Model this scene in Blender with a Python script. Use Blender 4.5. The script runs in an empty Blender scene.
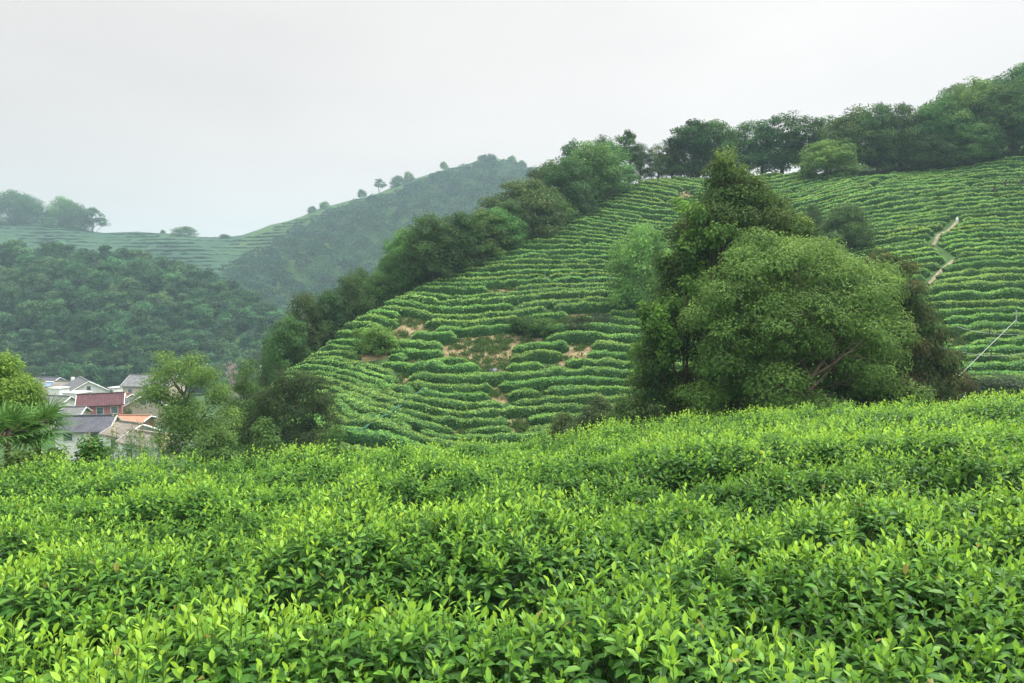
import bpy, math, random
import numpy as np
R = math.radians
S = bpy.context.scene
# ------------------------------------------------------------------ camera
F, PITCH, CXP, CYP = 739.6, 3.2, 512.0, 341.5
cam_d = bpy.data.cameras.new('camera'); cam = bpy.data.objects.new('camera', cam_d)
S.collection.objects.link(cam); S.camera = cam
cam_d.sensor_width = 36; cam_d.lens = 26.0; cam_d.clip_start = 0.05; cam_d.clip_end = 9000
cam.location = (0, 0, 0); cam.rotation_euler = (R(90 - PITCH), 0, 0)
# ------------------------------------------------------------------ world: overcast sky
SUN_EL, SUN_AZ = 60.0, 62.0       # azimuth from +Y towards +X
W = bpy.data.worlds.new('World'); S.world = W; W.use_nodes = True
nt = W.node_tree; nt.nodes.clear(); N = nt.nodes.new; Lk = nt.links.new
out = N('ShaderNodeOutputWorld'); add = N('ShaderNodeAddShader')
sky = N('ShaderNodeTexSky'); sky.sky_type = 'NISHITA'; sky.sun_disc = False
sky.sun_elevation = R(SUN_EL); sky.sun_rotation = R(SUN_AZ)
b1 = N('ShaderNodeBackground'); b1.inputs['Strength'].default_value = 0.006
Lk(sky.outputs[0], b1.inputs['Color'])
tc = N('ShaderNodeTexCoord'); sep = N('ShaderNodeSeparateXYZ'); Lk(tc.outputs['Generated'], sep.inputs[0])
rmp = N('ShaderNodeValToRGB'); cr = rmp.color_ramp
cr.elements[0].position = 0.0; cr.elements[0].color = (0.24, 0.25, 0.25, 1)
cr.elements[1].position = 1.0; cr.elements[1].color = (.92, .92, .91, 1)
for p_, c_ in ((0.04, (0.240, 0.210, 0.191)), (0.2, (0.246, 0.216, 0.197)), (0.38, (0.252, 0.228, 0.212)), (0.55, (0.54, 0.54, 0.54))):
    e = cr.elements.new(p_); e.color = (*c_, 1)
Lk(sep.outputs['Z'], rmp.inputs[0])
noi = N('ShaderNodeTexNoise'); noi.inputs['Scale'].default_value = 2.2; noi.inputs['Detail'].default_value = 3
mp = N('ShaderNodeMapping'); mp.inputs['Scale'].default_value = (1, 1, 3.0); Lk(tc.outputs['Generated'], mp.inputs[0]); Lk(mp.outputs[0], noi.inputs[0])
mr = N('ShaderNodeMapRange'); mr.inputs['From Min'].default_value = 0.3; mr.inputs['From Max'].default_value = 0.7
mr.inputs['To Min'].default_value = 0.93; mr.inputs['To Max'].default_value = 1.06; Lk(noi.outputs['Fac'], mr.inputs[0])
mrx = N('ShaderNodeMapRange'); mrx.inputs['From Min'].default_value = -0.6; mrx.inputs['From Max'].default_value = 0.35
mrx.inputs['To Min'].default_value = 0.90; mrx.inputs['To Max'].default_value = 1.06; Lk(sep.outputs['X'], mrx.inputs[0])
mm = N('ShaderNodeMath'); mm.operation = 'MULTIPLY'; Lk(mr.outputs[0], mm.inputs[0]); Lk(mrx.outputs[0], mm.inputs[1])
b2 = N('ShaderNodeBackground'); Lk(rmp.outputs[0], b2.inputs['Color'])
m2 = N('ShaderNodeMath'); m2.operation = 'MULTIPLY'; Lk(mm.outputs[0], m2.inputs[0]); m2.inputs[1].default_value = 1.0
Lk(m2.outputs[0], b2.inputs['Strength'])
Lk(b1.outputs[0], add.inputs[0]); Lk(b2.outputs[0], add.inputs[1]); Lk(add.outputs[0], out.inputs['Surface'])
# ------------------------------------------------------------------ sun (veiled by cloud)
sd = bpy.data.lights.new('sun', 'SUN'); sd.energy = 1.5; sd.angle = R(11); sd.color = (1.0, 0.97, 0.92)
so = bpy.data.objects.new('sun', sd); S.collection.objects.link(so)
so.rotation_euler = (R(90 - SUN_EL), 0, R(180 - SUN_AZ)); so.location = (0, 0, 60)
# ------------------------------------------------------------------ exposure and sampling
vs = S.view_settings; vs.view_transform = 'Standard'; vs.look = 'None'; vs.gamma = 1.0; vs.exposure = 1.8
S.cycles.max_bounces = 6; S.cycles.diffuse_bounces = 3; S.cycles.glossy_bounces = 2; S.cycles.transmission_bounces = 3
S.cycles.volume_bounces = 0; S.cycles.transparent_max_bounces = 4; S.cycles.use_denoising = True
S.cycles.sample_clamp_indirect = 4.0
C = S.collection
RNG = np.random.default_rng(7); random.seed(7)

# ================================================================== projection helpers
CP, SP = math.cos(R(PITCH)), math.sin(R(PITCH))
def at(px, py, Y):
    a = (px - CXP) / F; b = (CYP - py) / F
    y = CP + b * SP; z = b * CP - SP
    return np.array([a / y * Y, Y, z / y * Y])
def proj(x, y, z):
    d = y * CP - z * SP; v = y * SP + z * CP
    return CXP + F * x / d, CYP - F * v / d

# ================================================================== terrain
def sstep(x, a, b):
    t = np.clip((x - a) / (b - a), 0, 1); return t * t * (3 - 2 * t)
class RBF:
    def __init__(s, P, v, reg=0.0):
        P = np.asarray(P, float); v = np.asarray(v, float); s.sc = 50.0; s.P = P / s.sc
        n = len(P); K = s.k(s.d(s.P)) + reg * np.eye(n)
        A = np.zeros((n + 3, n + 3)); A[:n, :n] = K; A[:n, n] = 1; A[:n, n + 1:] = s.P; A[n:, :n] = A[:n, n:].T
        s.w = np.linalg.solve(A, np.concatenate([v, [0, 0, 0]]))
    def d(s, Q): return np.sqrt(((Q[:, None, :] - s.P[None]) ** 2).sum(-1))
    def k(s, r): return np.where(r > 1e-9, r * r * np.log(np.maximum(r, 1e-9)), 0)
    def __call__(s, x, y):
        sh = np.shape(x); Q = np.stack([np.ravel(x), np.ravel(y)], 1) / s.sc; o = np.empty(len(Q))
        for i in range(0, len(Q), 20000):
            q = Q[i:i + 20000]; o[i:i + 20000] = s.k(s.d(q)) @ s.w[:-3] + s.w[-3] + q @ s.w[-2:]
        return o.reshape(sh)
# pixel, pixel, distance: points of the tea slope
TP = [(560,440,52),(560,400,57.5),(560,340,68),(560,300,77),(560,260,88),(580,220,101.5),(640,185,117),(640,300,77),(640,400,57),(640,240,95),
 (440,440,50),(440,405,55),(440,370,62),(440,310,75),(440,281,83),(460,275,85),(400,300,79),(340,335,72),(300,370,67),
 (322,397,60),(372,419,51),(327,414,55),(367,432,47.5),(374,394,57),(414,407,53),(365,382,60),(365,350,67),(540,235,100),(500,255,92),
 (980,385,48),(980,320,58.5),(980,270,69),(980,230,79),(980,200,89),(980,165,103),(870,238,80),(870,200,92),(870,178,104),(930,172,105),(1020,162,100),
 (780,178,115),(700,183,117),(780,250,86),(780,340,64),(780,400,52),(1100,385,46),(1100,270,67),(1100,165,98),(270,395,62),
 (870,300,66),(870,360,55)]
pts = [at(*t) for t in TP]
PX = [(p[0], p[1], p[2]) for p in pts]
def uy(px, Y, z): PX.append(((px - CXP) / F * Y, Y, z))
for t in ((640,130,19),(780,130,20),(930,125,27),(1020,120,28),(1100,118,30),(640,155,12),(780,155,16),(460,96,1),(460,112,-7),(540,112,8),(540,130,0),
          (400,90,-3.5),(400,106,-12),(340,82,-8),(340,100,-18),(300,76,-12),(300,92,-22),(600,125,13),(930,150,30),(1100,150,34),
          (560,42,-11.5),(440,40,-11.5),(350,38,-12),(560,28,-10),(440,28,-10.5),(300,40,-13),(200,60,-16),(250,58,-13),(200,40,-12.5),(100,40,-11),(0,40,-10),
          (780,40,-8.5),(780,28,-7.5),(980,38,-6.5),(980,28,-5.5),(1100,38,-6),(1150,28,-4.5),(150,100,-23),(50,100,-23),(-50,80,-20),(230,110,-24),(100,150,-26),(250,150,-27),
          (0,180,-27),(150,190,-29),(300,190,-29),(400,160,-24),(200,26,-9),(0,24,-7.5),(-150,40,-9),(-150,100,-22)): uy(*t)
zr = RBF([(a, b) for a, b, c in PX], [c for a, b, c in PX], 1e-4)
def ztop(x, y):                      # top of the near tea bushes
    xc = 30 * np.tanh(x / 30)
    return -1.0 - 0.095 * (y - 2) + 0.052 * np.where(xc > -3, xc, -3 + .15 * (xc + 3)) - np.clip((3 - x) / 8, 0, .62) * .045 * np.clip(y - 3, 0, 12)
def fgz(x, y):
    yc = 11.0 + 0.22 * np.clip(x, -20, 20)
    e = np.maximum(y - yc, 0)
    return ztop(x, np.maximum(y, -30)) - 0.95 - 0.55 * e * e / (e + 1.5)
def ip(px, tab):
    return np.interp(px, [t[0] for t in tab], [t[1] for t in tab])
R1 = [(-400,290),(-200,268),(0,262),(100,266),(150,272),(200,286),(240,303),(270,322),(290,337),(310,356),(340,385)]
D1 = [(-400,300),(0,325),(150,325),(240,305),(290,285),(340,270)]
R2 = [(-500,235),(-200,225),(0,222),(50,221),(100,232),(140,231),(170,234),(200,237),(225,238),(250,232),(300,216),(350,200),(400,185),(450,167),(487,158),(510,162),(540,174),(600,188),(700,215),(900,240),(1400,280)]
D2 = [(-500,560),(0,590),(225,580),(300,610),(487,650),(700,650),(1400,600)]
def hill(px, y, RT, DT, Df, zf, p=1.0):
    Dr = ip(px, DT); zr_ = (300 - ip(px, RT)) / F * Dr
    t = np.clip((y - Df) / (Dr - Df), 0, 1)
    s = (1 - p) * t + p * np.sin(t * math.pi / 2)
    return np.maximum(np.where(y < Dr, zf + (zr_ - zf) * s, zr_ - (y - Dr) * 0.4 - np.minimum((y - Dr), 60) ** 2 * 0.0), -40)
def farz(x, y):
    px = CXP + F * x / np.maximum(y, 5.0)
    v = np.full(np.shape(x), -29.0)
    bump = 3.5 * np.sin(x * .035 + 1) * np.sin(y * .03) + 2.0 * np.sin(x * .08 + y * .05)
    h1 = hill(px, y, R1, D1, 238 + 4 * np.sin(x * .05), -30, .55) + 0.35 * bump * sstep(y, 240, 270) * (1 - sstep(y, 290, 320))
    h2 = hill(px, y, R2, D2, 375, -30, .25) + bump * 1.6 * sstep(y, 385, 430) * (1 - sstep(y, 520, 585))
    return np.maximum(v, np.maximum(h1, h2))
def hz(x, y):
    x = np.asarray(x, float); y = np.asarray(y, float); x, y = np.broadcast_arrays(x, y)
    n = np.clip(zr(np.clip(x, -110, 130), np.clip(y, 10, 170)), -31, 36)
    w = (1 - sstep(y, 150, 235))
    a = n * w + farz(x, y) * (1 - w)
    g = sstep(y, 14, 22)
    o = fgz(x, np.minimum(y, 24)) * (1 - g) + a * g
    return o
def cast(px, py, y0=20.0, y1=160.0):
    ys = np.linspace(y0, y1, 700); a = (px - CXP) / F; b = (CYP - py) / F
    k = 1 / (CP + b * SP); xs = a * k * ys; zs = (b * CP - SP) * k * ys
    d = zs - hz(xs, ys); i = np.argmax(d < 0)
    if d[i] >= 0: i = len(ys) - 1
    return np.array([xs[i], ys[i], hz(xs[i], ys[i])])

# ================================================================== mesh helpers
class MB:
    def __init__(s): s.v = []; s.f = []; s.c = []; s.m = []; s.sm = []; s.n = 0
    def add(s, v, f, col=(1, 1, 1), mat=0, smooth=False):
        v = np.asarray(v, float).reshape(-1, 3); f = np.asarray(f, int)
        s.v.append(v); s.f.append(f + s.n); s.m.append(mat); s.sm.append(smooth)
        c = np.asarray(col, float)
        if c.ndim == 1: c = np.broadcast_to(c, (len(v), 3))
        s.c.append(c); s.n += len(v); return s
    def box(s, c, h, rz=0.0, col=(1, 1, 1), mat=0):
        k = np.array([(x, y, z) for x in (-1, 1) for y in (-1, 1) for z in (-1, 1)], float) * np.array(h) / 2
        cz, sz = math.cos(rz), math.sin(rz)
        k = np.stack([k[:, 0] * cz - k[:, 1] * sz, k[:, 0] * sz + k[:, 1] * cz, k[:, 2]], 1) + np.array(c)
        return s.add(k, [(0,1,3,2),(4,6,7,5),(0,4,5,1),(2,3,7,6),(0,2,6,4),(1,5,7,3)], col, mat)
    def tube(s, P, r, k=6, col=(1, 1, 1), mat=0):
        P = np.asarray(P, float); n = len(P); r = np.broadcast_to(np.asarray(r, float), (n,))
        T = np.gradient(P, axis=0); T /= np.linalg.norm(T, axis=1)[:, None] + 1e-9
        a = np.where(np.abs(T[:, 2:3]) > .9, [[1., 0, 0]], [[0, 0, 1.]])
        U = np.cross(T, a); U /= np.linalg.norm(U, axis=1)[:, None] + 1e-9; V = np.cross(T, U)
        th = np.arange(k) / k * 2 * math.pi
        v = P[:, None] + r[:, None, None] * (U[:, None] * np.cos(th)[None, :, None] + V[:, None] * np.sin(th)[None, :, None])
        i = np.arange(n - 1)[:, None] * k; j = np.arange(k)[None]; j2 = (j + 1) % k
        f = np.stack([i + j, i + j2, i + k + j2, i + k + j], -1).reshape(-1, 4)
        s.add(v.reshape(-1, 3), f, col, mat, True)
        if k <= 8: s.add(v[-1], [tuple(range(k))], col, mat); s.add(v[0][::-1], [tuple(range(k))], col, mat)
        return s
    def mesh(s, name, mats):
        me = bpy.data.meshes.new(name)
        V = np.concatenate(s.v); me.vertices.add(len(V)); me.vertices.foreach_set('co', V.astype(np.float32).ravel())
        lt = np.concatenate([np.full(len(f), f.shape[1]) for f in s.f]); li = np.concatenate([f.ravel() for f in s.f])
        me.loops.add(len(li)); me.loops.foreach_set('vertex_index', li.astype(np.int32))
        me.polygons.add(len(lt)); st = np.concatenate([[0], np.cumsum(lt)[:-1]])
        me.polygons.foreach_set('loop_start', st.astype(np.int32)); me.polygons.foreach_set('loop_total', lt.astype(np.int32))
        me.polygons.foreach_set('material_index', np.concatenate([np.full(len(f), m) for f, m in zip(s.f, s.m)]).astype(np.int32))
        me.polygons.foreach_set('use_smooth', np.concatenate([np.full(len(f), q) for f, q in zip(s.f, s.sm)]).astype(bool))
        at_ = me.color_attributes.new('Col', 'FLOAT_COLOR', 'POINT')
        cc = np.ones((len(V), 4), np.float32); cc[:, :3] = np.concatenate(s.c); at_.data.foreach_set('color', cc.ravel())
        for m in (mats if isinstance(mats, (list, tuple)) else [mats]): me.materials.append(m)
        me.update(calc_edges=True); return me
    def obj(s, name, mats, parent=None, loc=None):
        o = bpy.data.objects.new(name, s.mesh(name, mats)); C.objects.link(o); o.parent = parent
        if loc is not None: o.location = loc
        return o
def tag(o, label=None, cat=None, group=None, kind=None):
    if label: o['label'] = label
    if cat: o['category'] = cat
    if group: o['group'] = group
    if kind: o['kind'] = kind
    return o
def empty(name, loc, label, cat, group=None, rz=0.0, sc=1.0):
    o = bpy.data.objects.new(name, None); C.objects.link(o); o.location = tuple(loc); o.rotation_euler = (0, 0, rz)
    o.empty_display_size = .3
    o.scale = (sc, sc, sc) if np.isscalar(sc) else sc
    return tag(o, label, cat, group)
def copy_thing(r, loc, rz=0.0, sc=1.0, label=None, group=None, cat=None):
    c = r.copy(); C.objects.link(c); c.location = tuple(loc); c.rotation_euler = (0, 0, rz)
    c.scale = (sc, sc, sc) if np.isscalar(sc) else sc
    tag(c, label, cat, group)
    for ch in r.children:
        d = ch.copy(); C.objects.link(d); d.parent = c
        for g in ch.children:
            e = g.copy(); C.objects.link(e); e.parent = d
    return c

def unit(v): return v / (np.linalg.norm(v, axis=-1, keepdims=True) + 1e-9)
def rdir(n, rng=RNG): return unit(rng.normal(size=(n, 3)))
def leaf_block(mb, o, d, n, L, Wd, col, droop=0.25, kind=4, mat=0, tipcol=None):
    m = len(o); d = unit(d); s = unit(np.cross(d, n)); nn = np.cross(s, d)
    L = np.broadcast_to(L, (m,))[:, None]; Wd = np.broadcast_to(Wd, (m,))[:, None]
    droop = np.broadcast_to(droop, (m,))[:, None]
    g = np.array([0, 0, -1.0])
    def P(t, w, fold=.3): return o + d * L * t + g * L * droop * t * t + s * Wd * w * .5 + nn * Wd * abs(w) * .5 * fold
    if kind == 4:
        v = np.stack([P(0, 0), P(.5, 1), P(1, 0), P(.5, -1)], 1); f = [(0, 1, 2, 3)]; q = (0, .5, 1, .5)
    elif kind == 5:
        v = np.stack([P(0, 0), P(.45, 1), P(1, 0), P(.45, -1), P(.5, 0)], 1); f = [(0, 1, 4), (0, 4, 3), (1, 2, 4), (4, 2, 3)]; q = (0,.45,1,.45,.5)
    else:
        v = np.stack([P(0, 0), P(.28, .82), P(.62, .88), P(1, 0), P(.62, -.88), P(.28, -.82), P(.28, 0), P(.62, 0)], 1)
        f = [(0,1,6),(6,1,2,7),(7,2,3),(0,6,5),(6,7,4,5),(7,3,4)]; q = (0,.28,.62,1,.62,.28,.28,.62)
    k = v.shape[1]; base = (np.arange(m) * k)[:, None, None]
    c = np.repeat(np.asarray(col)[:, None], k, 1).reshape(-1, 3) if np.ndim(col) == 2 else np.asarray(col)
    V = v.reshape(-1, 3); n0 = mb.n; mb.add(V, np.zeros((0, 3), int), c, mat)
    for kk in (3, 4):
        fk = [x for x in f if len(x) == kk]
        if fk:
            ff = (base + np.array(fk)[None]).reshape(-1, kk)
            mb.v.append(np.zeros((0, 3))); mb.c.append(np.zeros((0, 3))); mb.f.append(ff + n0); mb.m.append(mat); mb.sm.append(kind == 8)

# value noise on numpy
_T = np.random.default_rng(3).random((64, 64))
def vnoise(x, y):
    xi = np.floor(x).astype(int); yi = np.floor(y).astype(int); fx = x - xi; fy = y - yi
    fx = fx * fx * (3 - 2 * fx); fy = fy * fy * (3 - 2 * fy)
    g = lambda a, b: _T[a % 64, b % 64]
    return (g(xi, yi) * (1 - fx) + g(xi + 1, yi) * fx) * (1 - fy) + (g(xi, yi + 1) * (1 - fx) + g(xi + 1, yi + 1) * fx) * fy
def fbm(x, y): return (vnoise(x, y) + .5 * vnoise(x * 2.1 + 7, y * 2.1 + 3) + .25 * vnoise(x * 4.3 + 17, y * 4.3)) / 1.75 - .5

# ================================================================== materials
def newmat(name):
    m = bpy.data.materials.new(name); m.use_nodes = True; nt = m.node_tree; nt.nodes.clear()
    return m, nt, nt.nodes.new, nt.links.new
def foliage_mat(name, transl=.3, rough=.5, spec=.35, objvar=.12, bump=0):
    m, nt, N, L = newmat(name)
    o = N('ShaderNodeOutputMaterial'); at_ = N('ShaderNodeAttribute'); at_.attribute_name = 'Col'
    oi = N('ShaderNodeObjectInfo'); hs = N('ShaderNodeHueSaturation')
    r1 = N('ShaderNodeMapRange'); r1.inputs['To Min'].default_value = 1 - objvar * 2; r1.inputs['To Max'].default_value = 1 + objvar * 2
    r2 = N('ShaderNodeMapRange'); r2.inputs['To Min'].default_value = .5 - objvar * .16; r2.inputs['To Max'].default_value = .5 + objvar * .16
    mu = N('ShaderNodeMath'); mu.operation = 'MULTIPLY'; mu.inputs[1].default_value = 7.31
    fr = N('ShaderNodeMath'); fr.operation = 'FRACT'; L(oi.outputs['Random'], mu.inputs[0]); L(mu.outputs[0], fr.inputs[0])
    L(oi.outputs['Random'], r1.inputs[0]); L(fr.outputs[0], r2.inputs[0])
    L(at_.outputs['Color'], hs.inputs['Color']); L(r1.outputs[0], hs.inputs['Value']); L(r2.outputs[0], hs.inputs['Hue'])
    pb = N('ShaderNodeBsdfPrincipled'); pb.inputs['Roughness'].default_value = rough; pb.inputs['Specular IOR Level'].default_value = spec
    L(hs.outputs[0], pb.inputs['Base Color'])
    if transl > 0:
        tr = N('ShaderNodeBsdfTranslucent'); mx = N('ShaderNodeMixShader'); mx.inputs[0].default_value = transl
        h2 = N('ShaderNodeHueSaturation'); h2.inputs['Hue'].default_value = .485; h2.inputs['Value'].default_value = 1.25; L(hs.outputs[0], h2.inputs['Color'])
        L(h2.outputs[0], tr.inputs[0]); L(pb.outputs[0], mx.inputs[1]); L(tr.outputs[0], mx.inputs[2]); L(mx.outputs[0], o.inputs[0])
    else: L(pb.outputs[0], o.inputs[0])
    return m
def noise_mat(name, c1, c2, scale=2.0, rough=.85, bump=.3, c3=None, detail=6, spec=.2, thr=(.35, .65)):
    m, nt, N, L = newmat(name)
    o = N('ShaderNodeOutputMaterial'); pb = N('ShaderNodeBsdfPrincipled'); L(pb.outputs[0], o.inputs[0])
    pb.inputs['Roughness'].default_value = rough; pb.inputs['Specular IOR Level'].default_value = spec
    tc = N('ShaderNodeTexCoord'); n = N('ShaderNodeTexNoise'); n.inputs['Scale'].default_value = scale; n.inputs['Detail'].default_value = detail
    L(tc.outputs['Object'], n.inputs[0]); r = N('ShaderNodeValToRGB')
    r.color_ramp.elements[0].position = thr[0]; r.color_ramp.elements[1].position = thr[1]
    r.color_ramp.elements[0].color = (*c1, 1); r.color_ramp.elements[1].color = (*c2, 1); L(n.outputs['Fac'], r.inputs[0])
    L(r.outputs[0], pb.inputs['Base Color'])
    if bump:
        n2 = N('ShaderNodeTexNoise'); n2.inputs['Scale'].default_value = scale * 5; n2.inputs['Detail'].default_value = 4; L(tc.outputs['Object'], n2.inputs[0])
        b = N('ShaderNodeBump'); b.inputs['Strength'].default_value = bump; b.inputs['Distance'].default_value = .05
        L(n2.outputs['Fac'], b.inputs['Height']); L(b.outputs[0], pb.inputs['Normal'])
    return m
M = {}
M['tea'] = foliage_mat('tea_leaves_near', .38, .48, .25, 0.0)
M['hedge'] = foliage_mat('tea_leaves_slope', .3, .6, .15, .05)
M['leaf'] = foliage_mat('tree_leaves', .28, .6, .12, .14)
M['leafn'] = foliage_mat('tree_leaves_single', .3, .6, .12, 0.0)
M['wood'] = foliage_mat('wood_leaves', .2, .6, .1, .16)
M['bark'] = noise_mat('bark', (.06, .045, .03), (.16, .125, .09), 6, .9, .5)
M['barkpale'] = noise_mat('pale_bark', (.22, .18, .15), (.38, .33, .28), 5, .9, .4)
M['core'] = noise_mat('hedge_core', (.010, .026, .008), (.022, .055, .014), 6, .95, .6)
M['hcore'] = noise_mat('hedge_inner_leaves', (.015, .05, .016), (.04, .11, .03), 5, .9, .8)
M['limb'] = noise_mat('limb_bark', (.12, .09, .06), (.22, .175, .12), 6, .9, .4)
M['twig'] = noise_mat('twig', (.07, .05, .03), (.15, .11, .06), 20, .9, .2)

# ground: grass, weeds and bare tan soil where the attribute says so
def ground_mat():
    m, nt, N, L = newmat('ground')
    o = N('ShaderNodeOutputMaterial'); pb = N('ShaderNodeBsdfPrincipled'); L(pb.outputs[0], o.inputs[0])
    pb.inputs['Roughness'].default_value = .95; pb.inputs['Specular IOR Level'].default_value = .1
    tc = N('ShaderNodeTexCoord'); at_ = N('ShaderNodeAttribute'); at_.attribute_name = 'Col'
    sp = N('ShaderNodeSeparateColor'); L(at_.outputs['Color'], sp.inputs[0])
    def noise(s, d=6):
        n = N('ShaderNodeTexNoise'); n.inputs['Scale'].default_value = s; n.inputs['Detail'].default_value = d; L(tc.outputs['Object'], n.inputs[0]); return n
    def ramp(src, c1, c2, a=.35, b=.65):
        r = N('ShaderNodeValToRGB'); r.color_ramp.elements[0].position = a; r.color_ramp.elements[1].position = b
        r.color_ramp.elements[0].color = (*c1, 1); r.color_ramp.elements[1].color = (*c2, 1); L(src, r.inputs[0]); return r
    g = ramp(noise(.9).outputs[0], (.03, .07, .02), (.065, .12, .035))
    s = ramp(noise(1.4).outputs[0], (.155, .12, .06), (.30, .24, .135))
    n3 = noise(.55, 8); ad = N('ShaderNodeMath'); ad.operation = 'MULTIPLY_ADD'; ad.inputs[1].default_value = 1.3; L(n3.outputs[0], ad.inputs[0]); 
    sb = N('ShaderNodeMath'); sb.operation = 'SUBTRACT'; L(sp.outputs[0], sb.inputs[0]); sb.inputs[1].default_value = .68; L(sb.outputs[0], ad.inputs[2])
    mk = ramp(ad.outputs[0], (0, 0, 0), (1, 1, 1), .47, .60)
    mx = N('ShaderNodeMix'); mx.data_type = 'RGBA'; L(mk.outputs[0], mx.inputs[0]); L(g.outputs[0], mx.inputs[6]); L(s.outputs[0], mx.inputs[7])
    # far meadow / terraces: a lighter green of their own
    mx2 = N('ShaderNodeMix'); mx2.data_type = 'RGBA'; L(sp.outputs[1], mx2.inputs[0]); L(mx.outputs[2], mx2.inputs[6])
    g2 = ramp(noise(.02).outputs[0], (.028, .07, .036), (.038, .085, .040)); L(g2.outputs[0], mx2.inputs[7])
    L(mx2.outputs[2], pb.inputs['Base Color'])
    b = N('ShaderNodeBump'); b.inputs['Strength'].default_value = .6; b.inputs['Distance'].default_value = .15; L(noise(3).outputs[0], b.inputs['Height']); L(b.outputs[0], pb.inputs['Normal'])
    return m
M['ground'] = ground_mat()

# soil patches on the tea slope (pixel ellipses: cx, cy, rx, ry), turned into world places with cast()
PATCH = [(478,352,34,13),(492,366,20,8),(505,344,30,7),(400,338,14,7),(385,346,10,9),(372,352,9,6),(418,366,10,6),(405,382,7,6),(520,427,9,8),(577,361,13,5),(558,371,12,5),(582,347,10,5),
         (590,320,22,4),(545,395,1,1),(498,395,12,5),(412,325,16,5),(430,330,10,4),(500,290,15,3),(460,432,5,6),(686,196,7,4),(655,221,8,2),(957,345,14,5),(548,326,26,5)]
def to_px(x, y, z): return proj(x, y, z)
def in_patch(px, py, grow=1.0, pad=0):
    m = np.zeros(np.shape(px), bool)
    for cx, cy, rx, ry in PATCH: m |= ((px - cx) / (rx * grow + pad)) ** 2 + ((py - cy) / (ry * grow + pad)) ** 2 < 1
    return m

# ------------------------------------------------------------------ ground sheet
def axis(lo, hi, step, far, g=1.12):
    a = list(np.arange(lo, hi + .01, step)); s = step; x = lo
    pre = []
    while x > -far: s = min(s * g, 60); x -= s; pre.append(x)
    s = step; x = hi; post = []
    while x < far: s = min(s * g, 60); x += s; post.append(x)
    return np.array(pre[::-1] + a + post)
gx = axis(-60, 90, 1.0, 4200, 1.05); gy = axis(-6, 128, .9, 4200, 1.035)
gy = gy[gy > -900]
GX, GY = np.meshgrid(gx, gy); GZ = hz(GX, GY)
GZ = GZ + np.where(GY > 900, -0.02 * (GY - 900) * 0, 0)
ppx, ppy = to_px(GX, np.maximum(GY, 1.0), GZ)
soil = np.where((GY > 40) & (GY < 128) & in_patch(ppx, ppy, 1.15, 1.5), 1.0, np.where((GY > 40) & (GY < 128) & (GX > -40), .25, 0.0))
far_m = np.where((GY > 360) & (ppx < 250 + 60 * fbm(GX / 40, GY / 40)), 1.0, 0.0)
nx, ny = len(gx), len(gy)
ii = (np.arange(ny - 1)[:, None] * nx + np.arange(nx - 1)[None]).ravel()
gm = MB(); gm.add(np.stack([GX, GY, GZ], -1).reshape(-1, 3), np.stack([ii, ii + 1, ii + nx + 1, ii + nx], 1), np.stack([soil, far_m, 0 * soil], -1).reshape(-1, 3), 0, True)
tag(gm.obj('ground', M['ground']), kind='structure')

# ================================================================== tea hedges on the facing slope
PH = [(560,440,0),(560,400,3.9),(560,340,9.7),(560,300,14.7),(560,260,21),(570,220,29),(640,185,38),(440,440,0),(440,370,7.4),(440,408,3.4),(440,310,14.5),(440,281,19),
 (374,394,3.4),(414,407,3.4),(365,382,4.5),(407,398,4.4),(322,397,.5),(372,419,.5),(327,414,-1.4),(367,432,-1.3),(305,376,3.7),(357,379,4.8),(325,345,8.3),(350,345,8.7),(400,345,9.8),
 (360,320,12),(400,300,15.8),(420,290,17.2),(500,256,22.5),(540,235,25.7),(600,200,34),(640,300,14.7),(640,340,10),(640,400,4),(640,250,23.3),(640,220,29.5),(700,188,37.5),(780,190,37),(780,180,39),
 (780,250,23),(780,300,15.5),(780,340,10.8),(780,400,4),(980,385,3),(980,325,9.5),(980,270,15.8),(980,230,21.5),(980,200,27),(980,167,35),(875,238,22.3),(870,200,29),(860,180,35),(930,174,36),
 (900,215,26.3),(1020,192,28),(1020,230,21.8),(1020,164,35),(1020,300,12.3),(1060,260,17),(870,300,13.5),(270,396,1.5),(300,372,4.5),(350,440,-1.8)]
pp = [cast(a, b, 42, 125) for a, b, c in PH]
phi = RBF([(p[0], p[1]) for p in pp], [1.14 * (c if c < 16 else 16 + (c - 16) * 1.22) for a, b, c in PH], 2e-3)
EDGE = [(255,61),(300,66),(340,71),(400,78),(460,84.5),(540,99),(600,109),(640,115),(700,116),(780,114),(860,103),(930,104),(1020,100),(1100,98)]
PATHPX = [(957,222),(950,230),(938,236),(933,246),(947,255),(953,261),(940,272),(928,285),(917,300),(908,318)]
pathw = np.array([cast(a, b, 42, 125) for a, b in PATHPX])
def dist_poly(x, y, P):
    d = np.full(np.shape(x), 1e9)
    for a, b in zip(P[:-1], P[1:]):
        ab = b[:2] - a[:2]; t = np.clip(((x - a[0]) * ab[0] + (y - a[1]) * ab[1]) / (ab @ ab), 0, 1)
        d = np.minimum(d, np.hypot(x - a[0] - t * ab[0], y - a[1] - t * ab[1]))
    return d
SHRUBS = [(375,357,16,14),(533,335,17,10),(638,297,20,8),(843,238,22,10)]    # bases: rows stop there
U = (np.arange(258, 1090, 1.3) - CXP) / F
YS = np.arange(42, 126, .3)
XX = U[:, None] * YS[None]; PHI = phi(XX, np.broadcast_to(YS, XX.shape)) + .22 * fbm(XX / 9, YS[None] / 9)
PHI = np.maximum.accumulate(PHI, axis=1)
segs = []
rs = np.random.default_rng(11)
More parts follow.
